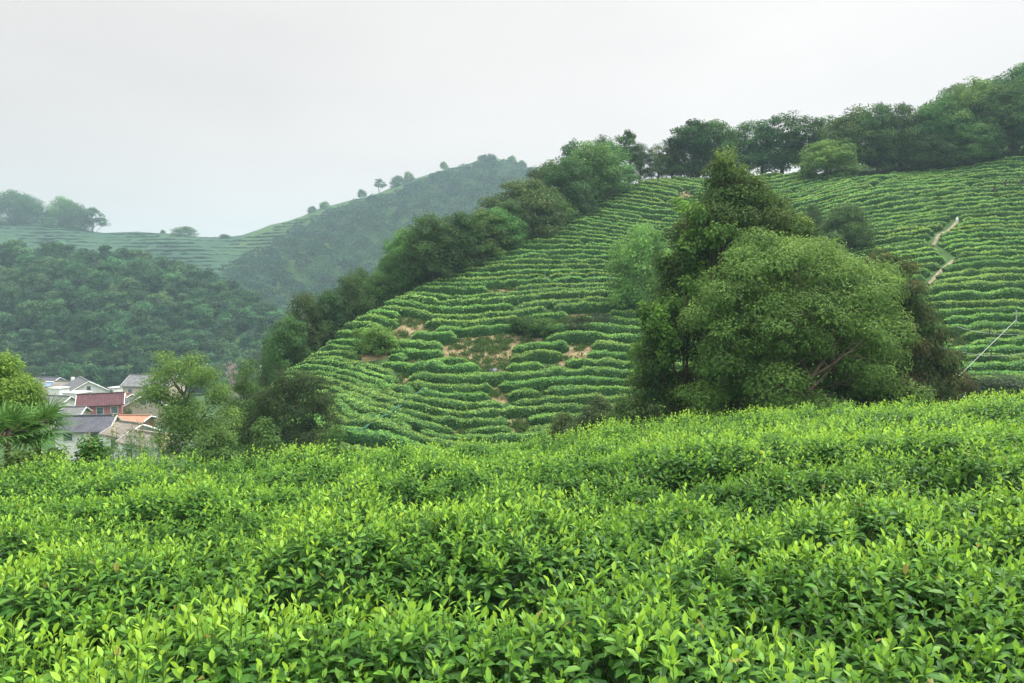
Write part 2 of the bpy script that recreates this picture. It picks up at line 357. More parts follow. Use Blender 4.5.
for lev in range(-3, 53):
    yl = np.array([np.interp(lev, PHI[i], YS, left=np.nan, right=np.nan) for i in range(len(U))])
    xl = U * yl; px = CXP + F * U
    ok = ~np.isnan(yl) & (yl < ip(px, EDGE))
    zl = hz(np.nan_to_num(xl), np.nan_to_num(yl, nan=50)); qx, qy = to_px(np.nan_to_num(xl), np.nan_to_num(yl, nan=50), zl)
    ok &= ~in_patch(qx, qy, 1.0) & (dist_poly(np.nan_to_num(xl), np.nan_to_num(yl), pathw) > .5)
    for (cx, cy, rx, ry) in SHRUBS: ok &= ~(((qx - cx) / rx) ** 2 + ((qy - cy) / ry) ** 2 < 1)
    i = 0
    while i < len(U):
        if not ok[i]: i += 1; continue
        j = i
        while j < len(U) and ok[j] and (j == i or abs(yl[j] - yl[j - 1]) < 1.2): j += 1
        P = np.stack([xl[i:j], yl[i:j]], 1); i = max(j, i + 1)
        if len(P) < 4: continue
        s = np.concatenate([[0], np.cumsum(np.hypot(*np.diff(P, axis=0).T))]); L = s[-1]
        a = 0.0
        while a < L - .8:
            ln = min(rs.uniform(9, 40), L - a)
            if L - a - ln < 4: ln = L - a
            if ln > 1.2:
                k = np.arange(a, a + ln + .01, .5); q = np.stack([np.interp(k, s, P[:, 0]), np.interp(k, s, P[:, 1])], 1)
                q[:, 1] += rs.uniform(-.12, .12) + .2 * fbm(q[:, 0] / 2.2 + lev * 3, q[:, 1] / 9); segs.append((lev, q))
            a += ln + rs.uniform(.05, .7)
segs.sort(key=lambda t: -len(t[1]) / t[1][:, 1].mean())
print('hedge segments', len(segs))
segs_small = segs[292:]; segs = segs[:292]
def hedge(mb, q, rng, w=.72, h=.85, dens=34, lsz=.15, young=1.0):
    n = len(q)
    if n < 3: return
    T = np.gradient(q, axis=0); T /= np.linalg.norm(T, axis=1)[:, None] + 1e-9; Nn = np.stack([-T[:, 1], T[:, 0]], 1)
    s = np.arange(n) * .5; L = s[-1]
    endf = np.sqrt(np.clip(1 - (1 - np.clip(np.minimum(s, L - s) / .45, 0, 1)) ** 2, .03, 1))
    gp = np.hypot(phi(q[:, 0] + .5, q[:, 1]) - phi(q[:, 0] - .5, q[:, 1]), phi(q[:, 0], q[:, 1] + .5) - phi(q[:, 0], q[:, 1] - .5)); w = w / .68 * np.clip(.475 / np.maximum(gp, .2), .44, 1.0)[:, None][:, 0]; h = h * np.clip(w / .8, .7, 1.1)
    wv = w * (1 + .45 * fbm(q[:, 0] / 1.1, q[:, 1] / 1.1) + .5 * fbm(q[:, 0] / 4 + 9, q[:, 1] / 4)) * (.55 + .45 * endf)
    hv = h * (1 + .75 * fbm(q[:, 0] / .9 + 31, q[:, 1] / .9) + .3 * fbm(q[:, 0] / 5, q[:, 1] / 5 + 7)) * (.35 + .65 * endf)
    prof = [(-1.0, 0.0), (-1.05, .38), (-1.0, .76), (-.74, .98), (0, 1.05), (.74, .98), (1.0, .76), (1.05, .38), (1.0, 0.0)]
    base = hz(q[:, 0], q[:, 1]); k = len(prof); V = np.zeros((n, k, 3))
    for j, (a, b) in enumerate(prof):
        X = q[:, 0] + Nn[:, 0] * wv * a; Y = q[:, 1] + Nn[:, 1] * wv * a
        V[:, j, 0] = X; V[:, j, 1] = Y; V[:, j, 2] = (base if b > .5 else hz(X, Y)) + hv * b - (.12 if b == 0 else 0)
    V[:, 1:-1] += (rng.random((n, k - 2, 3)) - .5) * .2
    i = (np.arange(n - 1)[:, None] * k + np.arange(k - 1)[None]).ravel()
    mb.add(V.reshape(-1, 3), np.stack([i, i + 1, i + k + 1, i + k], 1), (.02, .045, .012), 1, True)
    mb.add(V[0], [tuple(range(k))], (.02, .045, .012), 1); mb.add(V[-1][::-1], [tuple(range(k))], (.02, .045, .012), 1)
    m = int(L * 2.4 * w.mean() / .72 * dens) + 80
    ti = rng.random(m) * (n - 1.001); i0 = ti.astype(int); f = (ti - i0)[:, None]
    tj = rng.random(m) ** .9 * (k - 1.001); j0 = tj.astype(int); g = (tj - j0)[:, None]
    P = (V[i0, j0] * (1 - f) + V[i0 + 1, j0] * f) * (1 - g) + (V[i0, j0 + 1] * (1 - f) + V[i0 + 1, j0 + 1] * f) * g
    cen = np.stack([q[i0, 0], q[i0, 1], base[i0] + hv[i0] * .3], 1)
    on = unit(P - cen)
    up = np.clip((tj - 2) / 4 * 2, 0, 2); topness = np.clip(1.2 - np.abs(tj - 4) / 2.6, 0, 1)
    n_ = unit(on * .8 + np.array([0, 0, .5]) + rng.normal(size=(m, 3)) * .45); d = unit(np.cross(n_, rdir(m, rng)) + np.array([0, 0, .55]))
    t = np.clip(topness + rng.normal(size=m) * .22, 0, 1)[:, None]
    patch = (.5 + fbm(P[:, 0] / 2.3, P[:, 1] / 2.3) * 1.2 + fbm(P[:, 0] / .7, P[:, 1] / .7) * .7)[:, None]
    c_old_shade = np.array([.032, .10, .028]); c_new_lit = np.array([.27, .47, .105]) * (.72 + .45 * patch) * np.array([young, 1, 1])  # leaf age, plus shaded sides and lit tops painted into the two tones
    col = (c_old_shade * (1 - t) + c_new_lit * t) * (.86 + .28 * rng.random((m, 1)))
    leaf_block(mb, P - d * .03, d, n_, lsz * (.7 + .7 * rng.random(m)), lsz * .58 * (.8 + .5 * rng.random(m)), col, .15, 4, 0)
def zone(q):
    c = q[len(q) // 2]; z = float(hz(c[0], c[1])); px, py = proj(c[0], c[1], z)
    v = 'just under the ridge trees' if py < 215 else 'on the upper slope' if py < 290 else 'at mid slope' if py < 370 else 'at the foot of the slope'
    if px < 430 and py > 300: h = 'curving down the left flank'
    elif px > 960: h = 'right of the bare soil path'
    elif px > 850: h = 'between big tree and soil path'
    elif px > 640: h = 'behind the big tree'
    elif px > 520: h = 'close left of the big tree'
    else: h = 'far left of the big tree'
    return 'clipped tea hedge ' + v + ', ' + h, 'tea hedge rows ' + v + ', ' + h
for i, (lev, q) in enumerate(segs):
    mb = MB(); rg = np.random.default_rng(100 + i); c = q.mean(0); D = c[1]
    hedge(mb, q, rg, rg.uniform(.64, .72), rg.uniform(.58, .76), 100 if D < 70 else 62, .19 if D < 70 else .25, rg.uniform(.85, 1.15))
    z0 = float(hz(c[0], c[1])); off = np.array([c[0], c[1], z0])
    mb.v = [v - off if len(v) else v for v in mb.v]
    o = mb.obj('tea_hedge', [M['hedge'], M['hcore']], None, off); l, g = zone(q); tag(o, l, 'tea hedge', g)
if segs_small:
    mb = MB(); rg = np.random.default_rng(5)
    for lev, q in segs_small: hedge(mb, q, rg, .62, .7, 60, .24)
    tag(mb.obj('tea_bush_remnants', [M['hedge'], M['hcore']]), 'small tea bushes between the longer hedge rows on the slope', 'tea bushes', None, 'stuff')
# path up the right side of the slope
def ribbon(P, w, lift):
    P = np.asarray(P); s = np.concatenate([[0], np.cumsum(np.hypot(*np.diff(P[:, :2], axis=0).T))]); k = np.arange(0, s[-1], .4)
    q = np.stack([np.interp(k, s, P[:, 0]), np.interp(k, s, P[:, 1])], 1); T = unit(np.gradient(q, axis=0)); Nn = np.stack([-T[:, 1], T[:, 0]], 1)
    cols = []
    for a in (-1, -.5, 0, .5, 1):
        X = q + Nn * w * a * (1 + .5 * fbm(q[:, :1] / 1.2, q[:, 1:] / 1.2)); cols.append(np.stack([X[:, 0], X[:, 1], hz(X[:, 0], X[:, 1]) + lift * (1 if abs(a) < 1 else -.6)], 1))
    V = np.stack(cols, 1); n = len(q); i = (np.arange(n - 1)[:, None] * 5 + np.arange(4)[None]).ravel()
    return V.reshape(-1, 3), np.stack([i, i + 5, i + 6, i + 1], 1)
M['soil'] = noise_mat('bare_soil', (.15, .13, .08), (.29, .25, .17), 2.5, .95, .6)
pm = MB()
for pw_ in (pathw[:4], pathw[5:8]):
    v_, f_ = ribbon(pw_, .22, .09); pm.add(v_, f_, (1, 1, 1), 0, True)
tag(pm.obj('path', M['soil']), kind='structure')
# low weeds on bare patches
def tuft_mb(rng, P, n, sz, cols, up=.6):
    mb = MB()
    for p in P:
        o = p + rng.normal(size=(n, 3)) * np.array([.3, .3, .05]) * sz * 2; o[:, 2] = hz(o[:, 0], o[:, 1]) + rng.random(n) * sz * .8
        d = unit(rng.normal(size=(n, 3)) * .6 + np.array([0, 0, up])); c = cols[rng.integers(0, len(cols), n)] * (.7 + .6 * rng.random((n, 1)))
        leaf_block(mb, o, d, rdir(n, rng), sz * (.5 + rng.random(n) * .7), sz * .35, c, .2, 4)
    return mb
wp = []
rw = np.random.default_rng(21)
for (cx, cy, rx, ry) in PATCH:
    for _ in range(int(rx * ry * .2) + 2):
        a = rw.random() * 6.28; r_ = math.sqrt(rw.random()); wp.append(cast(cx + rx * r_ * math.cos(a), cy + ry * r_ * math.sin(a), 42, 125))
tag(tuft_mb(rw, wp, 40, .28, np.array([[.07, .15, .03], [.12, .17, .05], [.05, .11, .03]])).obj('weeds', M['hedge']), 'low green weeds scattered over the bare soil patches', 'weeds', None, 'stuff')

# ================================================================== trees
def crown_lobes(rng, H, Wd, style):
    """ellipsoids (x,y,z,rx,ry,rz) that make the crown's masses"""
    r = Wd / 2; L = []
    if style == 'round':
        n = 26; z0 = H * .12; L.append((0, 0, H * .52, r * .5, r * .5, H * .34))
        for i in range(n):
            a = i * 2.4 + rng.random() * .6; t = (i + .5) / n; zz = z0 + (H * .86 - z0) * t
            rr = r * .74 * math.sqrt(max(.03, 1 - ((t - .35) / .70) ** 2)) * rng.uniform(.82, 1.08); q = r * rng.uniform(.22, .36)
            L.append((rr * math.cos(a), rr * math.sin(a), zz, q, q, q * rng.uniform(.6, .85)))
        L.append((r * rng.uniform(-.15, .15), 0, H * .88, r * .38, r * .38, H * .12))
    elif style == 'tall':
        n = 13
        for i in range(n):
            t = (i + .5) / n; a = i * 2.4 + rng.random(); zz = H * (.2 + .72 * t)
            rr = r * (.5 - .25 * t) * rng.uniform(.6, 1.2); q = r * (.72 - .25 * t) * rng.uniform(.75, 1.15)
            L.append((rr * math.cos(a), rr * math.sin(a), zz, q, q, q * .7))
    elif style == 'airy':
        n = 12
        for i in range(n):
            t = (i + .5) / n; a = i * 2.4 + rng.random(); zz = H * (.45 + .48 * t)
            rr = r * (.85 - .6 * t) * rng.uniform(.7, 1.05); q = r * rng.uniform(.2, .32)
            L.append((rr * math.cos(a), rr * math.sin(a), zz, q, q, q * .5))
    elif style == 'cone':
        n = 13
        for i in range(n):
            t = (i + .5) / n; a = i * 2.4; zz = H * (.15 + .78 * t); rr = r * (1 - t) * .5; q = r * (1.02 - t) * .62 + .08
            L.append((rr * math.cos(a), rr * math.sin(a), zz, q, q, q * .7))
    elif style == 'bush':
        n = 9; L.append((0, 0, H * .45, r * .7, r * .7, H * .45))
        for i in range(n):
            a = i * 2.4 + rng.random(); q = r * rng.uniform(.35, .5); zz = H * rng.uniform(.25, .75)
            L.append((r * .55 * math.cos(a), r * .55 * math.sin(a), zz, q, q, q * .8))
    return L
def crown_mesh(rng, lobes, ncl, nlf, lsz, pal, rcl=.5, asp=.5, kind=4, inner=.12, up=.35, tipc=None, droop=.2, drip=0):
    Lb = np.array(lobes); ar = (Lb[:, 3] * Lb[:, 5] + Lb[:, 3] ** 2); pr = ar / ar.sum(); cs = []; ns = []; li = []
    tries = 0
    while sum(len(c) for c in cs) < ncl and tries < 30:
        tries += 1; k = rng.choice(len(Lb), ncl, p=pr); d = rdir(ncl, rng); d[:, 2] = np.where(rng.random(ncl) < .5, np.abs(d[:, 2]), d[:, 2]); 
        sc = np.where(rng.random(ncl) < inner, rng.random(ncl) ** .5, 1.0)[:, None]
        p = Lb[k, :3] + d * Lb[k, 3:6] * sc * (.92 + .14 * rng.random((ncl, 1)))
        q = (((p[:, None] - Lb[None, :, :3]) / Lb[None, :, 3:6]) ** 2).sum(-1); q[np.arange(ncl), k] = 9
        keep = (q.min(1) > .55) | (rng.random(ncl) < inner); cs.append(p[keep]); ns.append(d[keep]); li.append(k[keep])
    c = np.concatenate(cs)[:ncl]; nrm = np.concatenate(ns)[:ncl]; li = np.concatenate(li)[:ncl]; ncl = len(c)
    hmin, hmax = c[:, 2].min(), c[:, 2].max()
    lobcol = pal[rng.integers(0, len(pal), len(Lb))]; cc = lobcol[li] * .55 + pal[rng.integers(0, len(pal), ncl)] * .45
    cc = cc * (.65 + .7 * rng.random((ncl, 1)))
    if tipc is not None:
        w = (np.clip(nrm[:, 2:3], 0, 1) ** .8 * rng.random((ncl, 1)) * .95); cc = cc * (1 - w) + np.array(tipc) * w  # light from above put into colour: upward clumps take the lighter tone
    N_ = ncl * nlf; ci = np.repeat(np.arange(ncl), nlf); d = rdir(N_, rng)
    rad = rcl * (.55 + .6 * rng.random((N_, 1)) ** .6) * (.7 + .6 * rng.random((ncl, 1)))[ci]
    sq = np.array([1, 1, .62]); o = c[ci] + d * rad * sq
    if drip: o[:, 2] -= rng.random(N_) ** 2 * drip
    nn = unit(d * .9 + nrm[ci] * .8 + np.array([0, 0, .35]) + rng.normal(size=(N_, 3)) * .38)
    dd = unit(np.cross(nn, rdir(N_, rng)) + np.array([0, 0, up * .5]) + d * .25)
    col = cc[ci] * (.75 + .5 * rng.random((N_, 1)))
    mb = MB(); leaf_block(mb, o, dd, nn, lsz * (.7 + .6 * rng.random(N_)), lsz * asp * (.8 + .4 * rng.random(N_)), col, droop, kind)
    return mb, c
def trunk_mesh(rng, H, lobes, r0, nb=10, top=.8, lean=0.0, clus=None, twigs=0, k=7, multi=1, up0=.12):
    mb = MB(); tips = []
    for m in range(multi):
        n = 9; t = np.linspace(0, 1, n); a = m * 2.1 + .5; sp = (0 if multi == 1 else H * .16)
        P = np.stack([np.cumsum(rng.normal(size=n) * H * .012) + lean * H * t + sp * math.cos(a) * t, np.cumsum(rng.normal(size=n) * H * .012) + sp * math.sin(a) * t, t * H * top], 1); P[:, :2] -= P[0, :2]; P[0, 2] = -.4
        mb.tube(P, r0 * (1 if multi == 1 else .75) * (1 - .78 * t) * np.where(t == 0, 1.35, 1), k)
        tips.append(P)
    Lb = list(lobes); rng.shuffle(Lb)
    for i, l in enumerate(Lb[:nb]):
        P = tips[i % multi]; e = np.array(l[:3]); zt = np.clip(e[2] - H * rng.uniform(.1, .28), H * up0, H * top * .92)
        s = np.array([np.interp(zt, P[:, 2], P[:, j]) for j in range(3)]); mid = (s + e) / 2 + np.array([0, 0, -.04 * H]) + rng.normal(size=3) * H * .015
        tt = np.linspace(0, 1, 6)[:, None]; Q = (1 - tt) ** 2 * s + 2 * tt * (1 - tt) * mid + tt ** 2 * e
        mb.tube(Q, r0 * .42 * (1 - .8 * tt[:, 0]), 5)
        if twigs and clus is not None:
            near = clus[np.argsort(((clus - e) ** 2).sum(1))[:60]]
            for c in near[rng.choice(len(near), min(twigs, len(near)), replace=False)]:
                st = Q[rng.integers(2, 6)]; md = (st + c) / 2 + rng.normal(size=3) * .15 - np.array([0, 0, .1])
                q = (1 - tt) ** 2 * st + 2 * tt * (1 - tt) * md + tt ** 2 * c; mb.tube(q, r0 * .13 * (1 - .75 * tt[:, 0]), 4)
    return mb
def tree(name, loc, label, cat, H, Wd, style, seed, pal, ncl, nlf, lsz, mat, bark='bark', r0=None, lobes=None, group=None, **kw):
    rng = np.random.default_rng(seed); pal = np.array(pal); tk = {k: kw.pop(k) for k in ('nb', 'top', 'lean', 'twigs', 'multi', 'up0') if k in kw}
    lb = lobes if lobes is not None else crown_lobes(rng, H, Wd, style)
    if lobes is not None: H = max(l[2] + l[5] * .3 for l in lb)
    e = empty(name, loc, label, cat, group)
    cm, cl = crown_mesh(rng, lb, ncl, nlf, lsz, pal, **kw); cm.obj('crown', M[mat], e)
    trunk_mesh(rng, H, lb, r0 or H * .022, clus=cl, **tk).obj('trunk', M[bark], e)
    return e
G_DARK = [(.036, .088, .026), (.048, .11, .030), (.062, .13, .034)]
G_MID = [(.062, .145, .034), (.085, .18, .042), (.11, .21, .05)]
G_LITE = [(.11, .22, .045), (.14, .27, .055), (.15, .27, .06)]
G_OLIVE = [(.055, .095, .028), (.075, .115, .035), (.06, .10, .035)]
G_GREY = [(.05, .085, .045), (.065, .10, .055)]

# six kinds of ridge tree, copied along the crest
SPEC = {
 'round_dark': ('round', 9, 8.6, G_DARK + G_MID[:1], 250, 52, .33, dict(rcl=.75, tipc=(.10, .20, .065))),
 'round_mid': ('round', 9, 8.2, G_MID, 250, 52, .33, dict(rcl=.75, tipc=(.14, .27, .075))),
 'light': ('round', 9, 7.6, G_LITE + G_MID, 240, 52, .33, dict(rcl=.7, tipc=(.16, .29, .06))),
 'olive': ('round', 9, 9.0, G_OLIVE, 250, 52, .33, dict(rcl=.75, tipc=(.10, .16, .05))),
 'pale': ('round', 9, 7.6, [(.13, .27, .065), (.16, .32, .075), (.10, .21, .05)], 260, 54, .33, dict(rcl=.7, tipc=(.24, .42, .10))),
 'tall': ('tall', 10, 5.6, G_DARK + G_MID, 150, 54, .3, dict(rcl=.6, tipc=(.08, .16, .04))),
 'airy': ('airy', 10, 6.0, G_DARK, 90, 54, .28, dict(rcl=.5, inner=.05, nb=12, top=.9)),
}
PROTO = {}
# (px, base py, distance, height in px, width in px, kind, label)
RT = [
 (287,362,70,42,44,'round_dark','dark rounded tree lowest on the left edge of the terraced slope'),
 (272,366,80,26,30,'light','small yellow green tree peeping out at the lower left end of the ridge trees'),
 (306,345,73,48,42,'olive','grey green tree second from the bottom of the left edge tree line'),
 (330,332,75,38,40,'round_dark','low dark tree beside the left flank hedges below the middle of the tree line'),
 (352,318,77,40,42,'olive','olive tree just below the pale green pair on the left tree line'),
 (376,306,80,32,36,'round_mid','small mid green tree at the foot of the pale green tree'),
 (404,296,85,62,42,'light','pale yellow green tree standing out in the middle of the left tree line'),
 (420,288,84,36,32,'light','small light green tree tucked under the dark trees of the left tree line'),
 (432,290,82,70,54,'round_dark','dark upright tree beside the pale green tree on the left tree line'),
 (456,283,84,66,54,'round_dark','broad dark tree right of centre on the left tree line'),
 (482,272,88,58,50,'light','bright green crown in front of the broad dark tree'),
 (500,262,90,50,44,'round_mid','mid green tree just right of the bright green crown'),
 (524,252,97,68,76,'olive','big olive domed tree spreading over the upper left hedges'),
 (548,238,100,48,44,'round_mid','green tree at the right foot of the big olive dome'),
 (566,228,103,64,56,'round_dark','dark tree climbing above the olive dome toward the ridge'),
 (588,214,108,66,54,'round_mid','broad green tree where the left tree line meets the skyline'),
 (606,206,110,60,54,'round_mid','rounded tree on the skyline left of the small gap of sky'),
 (576,196,118,50,40,'round_dark','tree behind the broad green tree on the skyline'),
 (602,186,122,46,32,'round_dark','dark crown poking above the rounded skyline tree'),
 (628,186,117,56,30,'airy','tall thin airy tree with a flat open crown against the sky'),
 (640,186,116,40,22,'tall','slim tree right of the airy flat crowned tree'),
 (658,186,116,38,22,'tall','small isolated upright tree between two gaps of sky on the ridge'),
 (672,187,117,42,28,'tall','upright tree left of the tallest ridge group'),
 (694,186,118,66,58,'airy','tall feathery crowned tree at the top of the middle ridge group'),
 (690,186,119,56,44,'round_dark','full dark crown below the tall feathery tree on the ridge'),
 (716,184,118,58,46,'round_mid','rounded crown of the middle ridge group behind the dark pointed tree'),
 (742,183,118,56,34,'tall','slender tree behind the tip of the near pointed tree'),
 (762,182,118,58,38,'tall','slender trunked ridge tree just right of the near pointed tree'),
 (782,181,118,62,44,'tall','tall ridge tree with bare lower trunk right of the near pointed tree'),
 (802,180,116,60,42,'tall','ridge tree with pale trunks left of the light green ridge tree'),
 (826,180,116,60,42,'tall','ridge tree behind the light green ridge tree'),
 (829,192,106,48,50,'light','light green tree standing in front of the ridge row among the hedges'),
 (852,178,110,66,54,'round_mid','broad rounded crown right of the light green ridge tree'),
 (876,176,108,66,46,'round_dark','wide ridge crown with sky showing through beneath it'),
 (898,174,108,64,46,'round_dark','dark ridge crown right of the wide crown with holes of sky'),
 (922,172,108,60,48,'round_mid','ridge tree at the dip before the right hand wood'),
 (944,170,107,72,50,'round_mid','first tall crown of the wood climbing to the right'),
 (966,166,107,80,54,'round_mid','big rounded crown of the right wood left of the small conifer'),
 (990,163,106,70,50,'round_dark','dark crown low at the front of the right wood'),
 (1014,162,104,78,54,'round_mid','front tree of the right wood at the picture edge'),
 (932,172,104,36,40,'round_dark','low dark bush like tree at the front left of the right wood'),
 (972,168,103,40,44,'round_mid','low leafy tree at the foot of the right wood'),
 (960,140,124,52,44,'round_dark','back tree of the right wood just left of the small conifer'),
 (990,134,122,52,48,'round_mid','back tree of the right wood just right of the small conifer'),
 (1014,128,120,58,46,'round_dark','topmost dark crown of the right wood near the corner'),
 (1040,122,118,66,50,'round_mid','highest crown of the right wood cut by the picture edge'),
 (1046,160,103,84,54,'round_dark','tree of the right wood just past the picture edge'),
 (318,342,74,34,30,'olive','small olive crown wedged low in the left tree line'),
 (392,300,82,44,30,'round_mid','narrow mid green crown touching the pale yellow green tree'),
 (468,276,86,46,36,'olive','olive crown filling the gap beside the bright green crown'),
 (512,256,93,52,36,'round_dark','dark crown between the bright green crown and the olive dome'),
 (444,288,90,50,40,'olive','olive crown behind the broad dark tree of the left line'),
 (540,232,106,60,44,'olive','olive crown behind the top of the olive dome'),
 (552,222,112,56,44,'round_dark','dark crown stepping up behind the olive dome'),
 (360,312,82,40,36,'round_dark','dark crown behind the olive trees of the lower left line'),
 (641,298,74,68,58,'pale','solitary round pale green tree among the hedges left of the big trees'),
 (846,240,78,33,46,'round_dark','solitary low dark tree in the hedges right behind the big broad tree'),
 (812,226,84,20,22,'olive','small olive tree half hidden above the big broad tree'),
 (822,300,66,22,26,'round_mid','small tree hidden behind the big broad tree'),
]
for (px, py, D, hp, wp_, kd, lab) in RT:
    p = at(px, py, D); p[2] = min(float(hz(p[0], p[1])), p[2] + 1.5)
    top = (py - hp * 1.06); ztop_ = at(px, top, D)[2]; H = max(ztop_ - p[2], 2.0); wd = wp_ * 1.16 * D / F
    st, H0, W0, pal, ncl, nlf, lsz, kw = SPEC[kd]
    sc = (wd / W0, wd / W0, H / H0); rz = random.random() * 6.28
    nm = {'round_dark': 'broadleaf_tree', 'round_mid': 'broadleaf_tree', 'light': 'light_green_tree', 'pale': 'pale_green_tree', 'olive': 'olive_green_tree', 'tall': 'slender_tree', 'airy': 'open_crowned_tree'}[kd]
    if kd not in PROTO:
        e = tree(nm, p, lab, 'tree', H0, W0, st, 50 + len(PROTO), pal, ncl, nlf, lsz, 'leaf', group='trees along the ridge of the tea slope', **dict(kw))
        e.scale = sc; e.rotation_euler = (0, 0, rz); PROTO[kd] = e
    else: copy_thing(PROTO[kd], p, rz, sc, lab)
# small conifer on the right skyline
def conifer(loc, H, label, sp=.23, seed=3):
    rng = np.random.default_rng(seed); e = empty('conifer', loc, label, 'tree')
    mb = MB(); mb.tube([(0, 0, -.5), (0, 0, H * .5), (0, 0, H)], [H * .018, H * .012, .02], 6); mb.obj('trunk', M['bark'], e)
    o = []; d = []
    for i in range(60):
        t = .12 + .88 * i / 60; n = int(34 * (1 - t)) + 8; r = H * sp * (1.02 - t)
        for k in range(5):
            a = rng.random() * 6.28; s = rng.random(n) ** .7; o.append(np.stack([r * s * math.cos(a), r * s * math.sin(a), H * t - .25 * r * s], 1) + rng.normal(size=(n, 3)) * .07)
            d.append(np.tile([math.cos(a), math.sin(a), -.2], (n, 1)))
    o = np.concatenate(o); d = unit(np.concatenate(d) + rng.normal(size=o.shape) * .5)
    m = MB(); leaf_block(m, o, d, rdir(len(o), rng), .3, .13, np.array(G_DARK)[rng.integers(0, 3, len(o))], .2); m.obj('crown', M['leaf'], e); return e
p = at(974, 120, 124); p[2] = float(hz(p[0], p[1])); conifer(p, at(974, 80, 124)[2] - p[2], 'small pointed conifer standing above the right wood skyline', .16)

# ---- the wood on the left hill: individual crowns
rngw = np.random.default_rng(5)
WP = []
WK = [('round', 9, 9.5, G_DARK + G_MID), ('round', 9, 9.5, G_DARK + G_MID[:1]), ('round', 9, 8.5, G_MID + [(.10, .17, .05)]), ('tall', 10, 6.5, G_DARK + G_MID), ('round', 8.5, 9.5, G_OLIVE + G_DARK)]
spots = []
for gyy in np.arange(226, 345, 6.9):
    for pxx in np.arange(-150, 345, 6.9 * F / gyy):
        y = gyy + rngw.uniform(-2.6, 2.6); x = (pxx - CXP) / F * y + rngw.uniform(-2.6, 2.6); px = CXP + F * x / y
        z = float(hz(x, y)); edge = ip(px, D1) + 6
        if y > edge or y < 228 + (0 if px < 230 else 12): continue
        qx, qy = proj(x, y, z + 7)
        if qx < -30 or qx > 330 or (qy > 372 + 6): continue
        spots.append((x, y, z, qx, qy))
# visibility: drop what stands behind the hill's shoulder
spots.sort(key=lambda s: s[1])
print('wood trees', len(spots))
wt = spots
if len(wt) > 300: 
    wt = wt[:300]
for i, (x, y, z, qx, qy) in enumerate(wt):
    k = rngw.choice(5, p=[.3, .25, .17, .1, .18]); s = rngw.uniform(.8, 1.12)
    lab = 'rounded tree crown in the dense dark wood covering the left hill'
    if k not in dict(WP): 
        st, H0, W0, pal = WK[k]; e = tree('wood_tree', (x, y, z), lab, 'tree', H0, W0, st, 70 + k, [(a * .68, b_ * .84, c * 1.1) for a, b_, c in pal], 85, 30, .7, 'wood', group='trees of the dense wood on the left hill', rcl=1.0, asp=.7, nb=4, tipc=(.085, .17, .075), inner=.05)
        e.scale = (s, s, s * rngw.uniform(.85, 1.1)); WP.append((k, e))
    else: copy_thing(dict(WP)[k], (x, y, z - .5), rngw.random() * 6.28, (s, s * rngw.uniform(.9, 1.1), s * rngw.uniform(.8, 1.15)))
# ---- forest canopy as one mass: the rest of that wood, the far mountain and the valley mouth
mbf = MB(); extra = spots[300:]
fs = [(x, y, z, .95) for x, y, z, a, b in extra]
for gyy in np.arange(380, 640, 7.2):
    for pxx in np.arange(150, 640, 7.3 * F / gyy):
        y = gyy + rngw.uniform(-4, 4); x = (pxx - CXP) / F * y + rngw.uniform(-4, 4); px = CXP + F * x / y
        z = float(hz(x, y)); qx, qy = proj(x, y, z); rid = ip(px, R2)
        frac = (qy - rid)
        lim = np.interp(px, [150, 240, 300, 350, 400, 450, 487, 520, 560], [60, 34, 18, 13, 6, 12, 3, 2, 2]) + 8 * fbm(x / 30, y / 30) * 2
        if frac < lim or y > ip(px, D2) - 3: continue
        if px < 235 and fbm(x / 18 + 5, y / 18) < .02: continue
        fs.append((x, y, z, rngw.uniform(.6, 1.0)))
# valley floor trees near the wood's foot and behind the village
for _ in range(0): pass
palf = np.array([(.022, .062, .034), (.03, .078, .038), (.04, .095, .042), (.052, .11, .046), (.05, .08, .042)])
nf = len(fs); FS = np.array(fs); print('forest crowns', nf)
nl = 130; ci = np.repeat(np.arange(nf), nl); d = rdir(nf * nl, rngw); d[:, 2] = np.abs(d[:, 2]) * 1.0 - .25
rr = np.array([4.8, 4.8, 4.2]) * FS[ci, 3:4] * (.8 + .3 * rngw.random((nf * nl, 1)))
lump = 1 + .22 * np.sin(d[:, 0:1] * 5 + ci[:, None]) * np.sin(d[:, 1:2] * 5 + ci[:, None] * 2)
o = FS[ci, :3] + np.array([0, 0, 1]) * (4.2 * FS[ci, 3:4]) + d * rr * lump
cc = palf[rngw.integers(0, len(palf), nf)][ci] * (.75 + .5 * rngw.random((len(ci), 1))) * (.6 + .9 * rngw.random((nf, 1)))[ci]
leaf_block(mbf, o, unit(d + rngw.normal(size=d.shape) * .6), unit(d + np.array([0, 0, .5])), 1.3, 1.0, cc, .1)
tag(mbf.obj('forest_canopy', M['wood']), 'hazy forest covering the far mountain behind the tea slope', 'forest', None, 'stuff')
